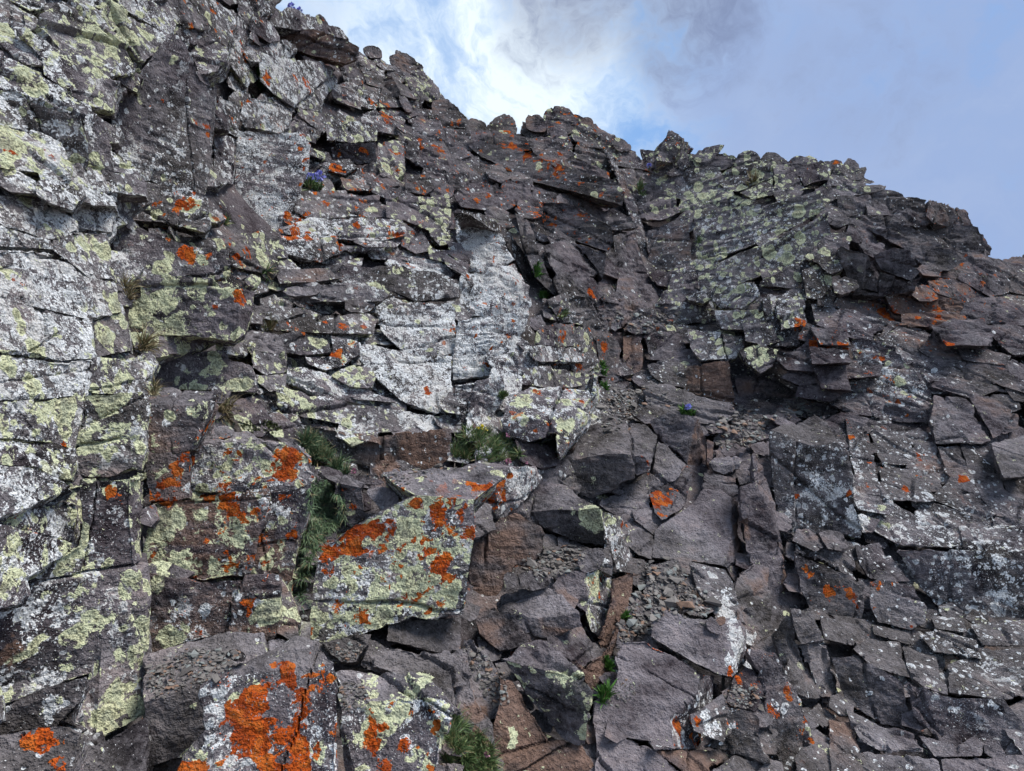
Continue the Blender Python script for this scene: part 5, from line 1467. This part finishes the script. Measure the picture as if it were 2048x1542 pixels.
def gravel(poly, n, smin, smax, label):
    P = np.array(poly)
    lo, hi = P.min(0), P.max(0)
    VV, FF, TT = [], [], []
    off = 0
    k = 0
    while k < n:
        x, y = rng.uniform(lo, hi)
        if not in_poly(P, x, y):
            continue
        k += 1
        x, y = x + rng.normal(0, 7), y + rng.normal(0, 4)
        p, nrm = hit(x, y)
        if nrm.z < 0.12:
            continue
        V, Fc = CHIPS[rng.integers(len(CHIPS))]
        sz = (smin + (smax - smin) * rng.random() ** 3.2) * (1.9 if rng.random() < 0.03 else 0.8) * p.y / F
        q = Vector((nrm.x * .6, nrm.y * .6, nrm.z + .5)).normalized().to_track_quat('Z', 'Y').to_matrix()
        a = rng.uniform(0, 6.28)
        rot = np.array(q @ Matrix.Rotation(a, 3, 'Z') @ Matrix.Rotation(rng.normal(0, .3), 3, 'X'))
        W = (V * sz) @ rot.T + np.array(p) + np.array(nrm) * sz * rng.uniform(0.05, 0.5)
        VV.append(W)
        FF += [[i + off for i in f] for f in Fc]
        TT += [rng.random()] * len(V)
        off += len(V)
    if VV:
        from_arrays('gravel', np.concatenate(VV), FF, TT, GRAVEL, kind='stuff', label=label, cat='gravel')


for poly, n, a, b, lab in (
    ('1045,1130 1090,1100 1150,1095 1165,1110 1150,1140 1100,1152 1060,1145', 420, 3, 12, 'grey gravel on the small shelf right of the big orange block'),
    ('1285,1125 1330,1118 1400,1180 1430,1215 1400,1245 1330,1215 1300,1260 1262,1285 1240,1270 1270,1190', 900, 3, 14, 'slope of grey gravel above the purple slabs'),
    ('1205,800 1260,768 1330,790 1350,812 1290,802 1265,838 1205,836', 420, 3, 10, 'brown grit in the gully below the rusty face'),
    ('1420,855 1480,808 1545,838 1535,862 1490,892 1440,900 1425,885', 480, 3, 12, 'broken chips on the ledge left of the dark purple block'),
    ('300,1335 380,1300 470,1296 480,1330 400,1368 340,1382 300,1395', 700, 3, 11, 'brown gravel on the ledge left of the bottom orange block'),
    ('715,955 800,942 890,930 945,934 900,948 780,968', 160, 2, 8, 'scattered chips on the ledge behind the big orange block'),
    ('925,1288 950,1288 1003,1350 1008,1402 985,1412 950,1350', 260, 3, 11, 'chips in the channel left of the tilted dark block'),
    ('676,1362 735,1372 738,1412 684,1425', 170, 3, 9, 'grit in the hollow of the yellow-spotted bottom block'),
    ('1450,1372 1512,1372 1522,1412 1460,1420', 180, 3, 8, 'dark chips in the niche right of the purple slabs'),
    ('1205,1345 1250,1350 1270,1390 1245,1415 1205,1410', 220, 1.5, 5, 'fine brown soil beside the dark green tufts'),
    ('1200,620 1330,615 1370,640 1330,672 1240,668', 420, 2.5, 9, 'pale rubble in the gully above the rusty blocks'),
    ('1560,800 1640,800 1650,826 1580,840', 180, 3, 11, 'loose flakes on the back of the purple ledge'),
    ('1185,838 1235,838 1260,860 1200,870', 60, 3, 9, 'few chips on the flat top of the dark fronted block'),
    ('640,1290 730,1285 720,1320 670,1328', 120, 3, 9, 'chips under the big orange block'),
):
    gravel(pts(poly), n, a, b, lab)


# ------------------------------------------------------------------ plants
def blades(bases, n, length, width, droop, spread, dry=0.12, up=(0, -0.15, 1.0), nseg=4):
    """curved tapering blades rooted at the given points"""
    V, Fc, T = [], [], []
    off = 0
    for k in range(n):
        p, nrm = bases[rng.integers(len(bases))]
        p = np.array(p)
        d = np.array(up) + np.array(nrm) * 0.55 + rng.normal(0, spread, 3)
        d /= np.linalg.norm(d)
        ln = length * rng.uniform(0.5, 1.15)
        side = np.cross(d, rng.normal(0, 1, 3))
        side /= np.linalg.norm(side) + 1e-9
        wd = width * rng.uniform(0.7, 1.2)
        c = p - np.array(nrm) * 0.004
        t = rng.uniform(0.87, 1.0) if rng.random() < dry else rng.uniform(0, 0.8)
        for s_ in range(nseg + 1):
            u = s_ / nseg
            ww = wd * (1 - u ** 1.6) + 0.0001
            V += [c - side * ww, c + side * ww]
            T += [t * (0.75 + 0.25 * u) if t < .85 else t] * 2
            d = d + np.array([0, 0, -droop / nseg]) + rng.normal(0, 0.06, 3)
            d /= np.linalg.norm(d)
            c = c + d * ln / nseg
        for s_ in range(nseg):
            a = off + 2 * s_
            Fc.append([a, a + 1, a + 3, a + 2])
        off += 2 * (nseg + 1)
    return np.array(V), Fc, T


def spots(poly, n):
    P = np.array(poly)
    out_ = []
    while len(out_) < n:
        x, y = rng.uniform(P.min(0), P.max(0))
        if in_poly(P, x, y):
            out_.append(hit(x, y))
    # nothing grows on the far side of a gap
    m = np.median([q[0].y for q in out_])
    ex = float((P.max(0) - P.min(0)).max()) * m / F
    mp_ = Vector(np.median([np.array(q[0]) for q in out_], 0))
    near = [q for q in out_ if (q[0] - mp_).length < min(0.30, 0.015 + (0.62 if ex > 0.12 else 0.42) * ex) + 0.1 * (ex > 0.2)]
    return near or out_


def plant(name, poly, nb, n, ln, wd, droop, spread, material, label, cat, dry=0.12, group=None, up=(0, -0.15, 1.0)):
    """length and width in photograph pixels at the plant's own distance"""
    b = spots(pts(poly), nb)
    s_ = float(np.mean([q[0].y for q in b])) / F
    V, Fc, T = blades(b, n, ln * s_, wd * s_, droop, spread, dry, up)
    return from_arrays(name, V, Fc, T, material, label=label, cat=cat, group=group)


plant('grass_tuft', '600,880 625,880 690,940 700,955 650,955 615,915', 130, 2200, 36, 0.9, .8, .5, HANG, 'dense green grass tuft with dry blades right of the lichened column', 'grass', .2)
plant('grass_strip', '618,965 665,960 690,1010 690,1040 660,1060 640,1095 618,1150 605,1195 600,1225 596,1180 605,1090 618,1010', 300, 3600, 24, 0.9, 1.3, .6, HANG,
      'long strip of dark green grass hanging in the crevice beside the big orange block', 'grass', .06, up=(0.15, -0.6, 0.5))
plant('cushion_plant', '905,875 940,860 990,865 1030,890 1045,918 1010,928 940,922 905,915', 140, 2800, 24, .9, .5, .6, GRASS, 'broad green grassy cushion with pink and yellow flowers on the middle ledge', 'plant', .16)
plant('grass_tuft', '893,1440 915,1430 955,1470 1000,1515 1010,1560 880,1560 878,1500', 150, 2800, 32, 1.0, .6, .6, GRASS, 'green grass clump at the bottom edge beside the yellow-spotted block', 'grass', .14)
plant('moss_patch', '480,846 530,838 560,850 566,868 520,869 480,864', 70, 1500, 7, 1.1, .2, .8, MOSS, 'dark green moss patch on the ledge above the lichened column', 'moss', .15)
plant('cushion_plant', '1002,792 1020,785 1040,796 1038,815 1008,818', 40, 700, 12, 1.2, .3, .7, GRASS, 'small dark cushion plant beside the stepped lichened block', 'plant', .1)
plant('grass_tuft', '600,372 625,366 650,378 645,386 605,386', 22, 260, 26, 1.6, .6, .5, GRASS, 'small grass tuft under the blue flowers on the upper slab', 'grass', .1)
plant('leafy_plant', '1200,1382 1215,1372 1222,1395 1205,1408', 14, 170, 30, 2.6, .3, .5, LEAF, 'lowest of the green tufts in the soil between the purple slabs', 'plant', .02, 'green tufts between the purple slabs')
plant('leafy_plant', '1212,1322 1228,1318 1232,1336 1215,1342', 10, 120, 22, 2.4, .3, .5, LEAF, 'middle one of the green tufts beside the purple slab', 'plant', .02, 'green tufts between the purple slabs')
plant('leafy_plant', '1243,1234 1256,1230 1258,1248 1244,1250', 8, 100, 18, 2.2, .3, .5, LEAF, 'uppermost of the green tufts at the left edge of the gravel slope', 'plant', .02, 'green tufts between the purple slabs')
plant('leafy_plant', '1358,824 1372,818 1394,828 1390,834 1364,834', 12, 130, 20, 2.2, .4, .6, LEAF, 'low leafy plant with a blue flower on the ledge below the rusty face', 'plant', .02)
plant('leafy_plant', '1068,530 1076,528 1080,556 1072,560', 10, 110, 16, 2.0, .5, .6, LEAF, 'green plant in the crack right of the white dome, upper one', 'plant', .05, 'plants in the crack beside the white dome')
plant('leafy_plant', '1080,580 1089,578 1093,598 1084,601', 14, 160, 16, 2.0, .5, .6, LEAF, 'green plant in the crack right of the white dome, lower one', 'plant', .05, 'plants in the crack beside the white dome')
plant('leafy_plant', '1102,626 1122,620 1138,632 1120,640', 12, 90, 15, 1.6, .5, .7, GRASS, 'sparse green plant on soil at the foot of the white dome', 'plant', .3)
plant('fern', '1196,722 1205,720 1210,750 1200,754', 10, 90, 18, 2.0, .6, .6, LEAF, 'small green fern in the slot beside the stepped lichened block', 'plant', .02)
plant('fern', '1200,762 1210,758 1214,784 1204,788', 8, 70, 14, 1.8, .6, .6, LEAF, 'lower green fern at the mouth of the slot', 'plant', .02)
plant('leafy_plant', '500,168 515,166 520,176 504,178', 8, 46, 36, 5.0, .25, .35, LEAF, 'bright green broad-leaved plant in the crack near the top left', 'plant', 0)
DRYG = 'dry grass tufts in the cracks'
plant('dry_tuft', '242,572 268,566 276,600 250,606', 16, 150, 44, 1.0, .9, .6, STRAW, 'dry straw tuft in the crack left of the yellow block', 'grass', .12, DRYG)
plant('dry_tuft', '274,690 300,684 300,725 280,735', 16, 170, 56, 1.0, .9, .6, STRAW, 'dry straw tuft at the lower left corner of the yellow block', 'grass', .2, DRYG)
plant('dry_tuft', '478,720 498,716 502,735 482,738', 12, 120, 40, .9, .9, .6, STRAW, 'dry straw tuft right of the yellow block beside the small lichened stones', 'grass', .12, DRYG)
plant('dry_tuft', '432,812 460,806 470,835 440,845', 20, 200, 44, 1.0, 1.2, .6, STRAW, 'dry straw tuft on the ledge behind the bluish stone', 'grass', .08, DRYG)
plant('dry_tuft', '525,655 548,652 552,668 530,672', 10, 90, 40, .8, .7, .6, STRAW, 'wispy dry grass on the ledges right of the yellow block', 'grass', .2, DRYG)
plant('dry_tuft', '455,140 475,138 480,158 460,160', 12, 120, 34, 1.0, .8, .55, STRAW, 'dry tuft hanging in the top left crack', 'grass', .35, DRYG)
plant('dry_tuft', '298,800 310,795 318,775 306,772', 8, 80, 36, .9, .8, .6, STRAW, 'dry stalks behind the brown orange-edged block', 'grass', .3, DRYG)
plant('grass_tuft', '430,440 465,436 475,448 440,452', 12, 120, 18, 1.2, .5, .6, GRASS, 'green grass on the ledge below the white slab', 'grass', .25)
plant('grass_tuft', '522,545 540,540 548,562 530,566', 12, 110, 24, 1.2, .7, .6, GRASS, 'small green tuft at the left end of the stepped ledges', 'grass', .3)
plant('grass_tuft', '1268,372 1282,366 1288,392 1276,398', 10, 90, 18, 1.2, .5, .5, GRASS, 'grass growing in the groove below the skyline', 'grass', .2)
plant('grass_tuft', '1494,362 1512,358 1516,370 1498,374', 8, 60, 26, 1.0, .4, .5, STRAW, 'pale grass below the right-hand skyline rubble', 'grass', .3)
plant('grass_tuft', '1392,480 1402,476 1406,488 1396,490', 6, 50, 12, 1.0, .5, .6, GRASS, 'tiny tuft on the yellow-green upper face', 'grass', .2)


# ------------------------------------------------------------------ flowers
def flower(name, x, y, r, material, label, cat, n=26, flat=False, stem=10, group=None, jit=0.0):
    """a head of small petals on a short stem; r in photograph pixels"""
    p, nrm = hit(x, y)
    s_ = p.y / F
    root = bpy.data.objects.new(name, None)
    col.objects.link(root)
    root.empty_display_size = 0.01
    root['label'] = label
    root['category'] = cat
    if group:
        root['group'] = group
    up = Vector((0, -0.25, 1)).normalized()
    view = Vector(ray(x, y)).normalized()
    head = p - view * (0.016 + r * s_)
    foot = head - up * (stem * s_) + view * 0.016
    V, Fc, T = [], [], []
    off = 0
    for k in range(n):
        d = rng.normal(0, 1, 3)
        d /= np.linalg.norm(d)
        if flat:
            a = 2 * math.pi * k / n
            d = np.array([math.cos(a), -0.5, math.sin(a)])
        if d[1] > 0.4:
            d[1] *= -1
        c0 = np.array(head) + d * r * s_ * 0.15
        c1 = np.array(head) + d * r * s_ * rng.uniform(0.85, 1.1)
        sd = np.cross(d, rng.normal(0, 1, 3))
        sd /= np.linalg.norm(sd)
        wv = r * s_ * 0.26
        mid = c0 * 0.35 + c1 * 0.65
        V += [c0, mid - sd * wv, c1, mid + sd * wv]
        T += [0.5] * 4
        Fc.append([off, off + 1, off + 2, off + 3])
        off += 4
    root.location = foot
    h = from_arrays('petals', np.array(V) - np.array(foot), Fc, T, material, parent=root)
    bm = bmesh.new()
    ln = (head - foot)
    rad = max(0.0008, 0.9 * s_)
    bmesh.ops.create_cone(bm, segments=6, radius1=rad, radius2=rad * 0.8, depth=ln.length, cap_ends=True)
    bmesh.ops.translate(bm, verts=bm.verts[:], vec=(0, 0, ln.length / 2))
    bmesh.ops.rotate(bm, verts=bm.verts[:], matrix=ln.to_track_quat('Z', 'Y').to_matrix())
    me = bpy.data.meshes.new('stem')
    bm.to_mesh(me)
    bm.free()
    at = me.attributes.new('tone', 'FLOAT', 'POINT')
    at.data.foreach_set('value', np.full(len(me.vertices), .5, np.float32))
    me.materials.append(GRASS)
    link('stem', me, parent=root)
    return root


PK = 'pink flower heads'
flower('pink_flower', 708, 942, 7, PINK, 'pink flower head at the right foot of the dense grass tuft', 'flower', group=PK)
flower('pink_flower', 1016, 870, 6, PINK, 'pink flower head at the upper right of the broad green cushion', 'flower', group=PK)
flower('pink_flower', 1016, 923, 8, PINK, 'larger pink flower head at the lower right of the broad green cushion', 'flower', group=PK)
flower('pink_flower', 1053, 926, 4, PINK, 'tiny pink flower head just right of the broad green cushion', 'flower', group=PK)
flower('pink_flower', 949, 852, 5, PINK, 'faint pink flower head left of the yellow flower', 'flower', group=PK)
flower('pink_flower', 974, 1508, 7, PINK, 'dull pink flower head in the bottom grass clump', 'flower', group=PK)
YF = 'yellow flowers'
flower('yellow_flower', 960, 853, 9, YELLOW, 'bright yellow flower on the left, on top of the broad green cushion', 'flower', n=14, group=YF)
flower('yellow_flower', 969, 859, 7, YELLOW, 'smaller yellow flower touching the bright one on the green cushion', 'flower', n=12, group=YF)
BF = 'blue flower heads'
for x, y, r, lab in ((622, 356, 13, 'left blue flower head above the small grass tuft on the upper slab'), (640, 352, 13, 'right blue flower head above the small grass tuft on the upper slab'),
                     (632, 361, 10, 'lower middle blue flower head above the small grass tuft'),
                     (583, 13, 9, 'upper blue flower head on the left skyline'), (599, 21, 8, 'lower blue flower head on the left skyline'),
                     (1298, 331, 6, 'single blue flower below the pyramid boulder'), (1376, 814, 8, 'blue flower on the low leafy plant of the lower ledge')):
    flower('blue_flower', x, y, r, BLUE, lab, 'flower', n=30, group=BF)
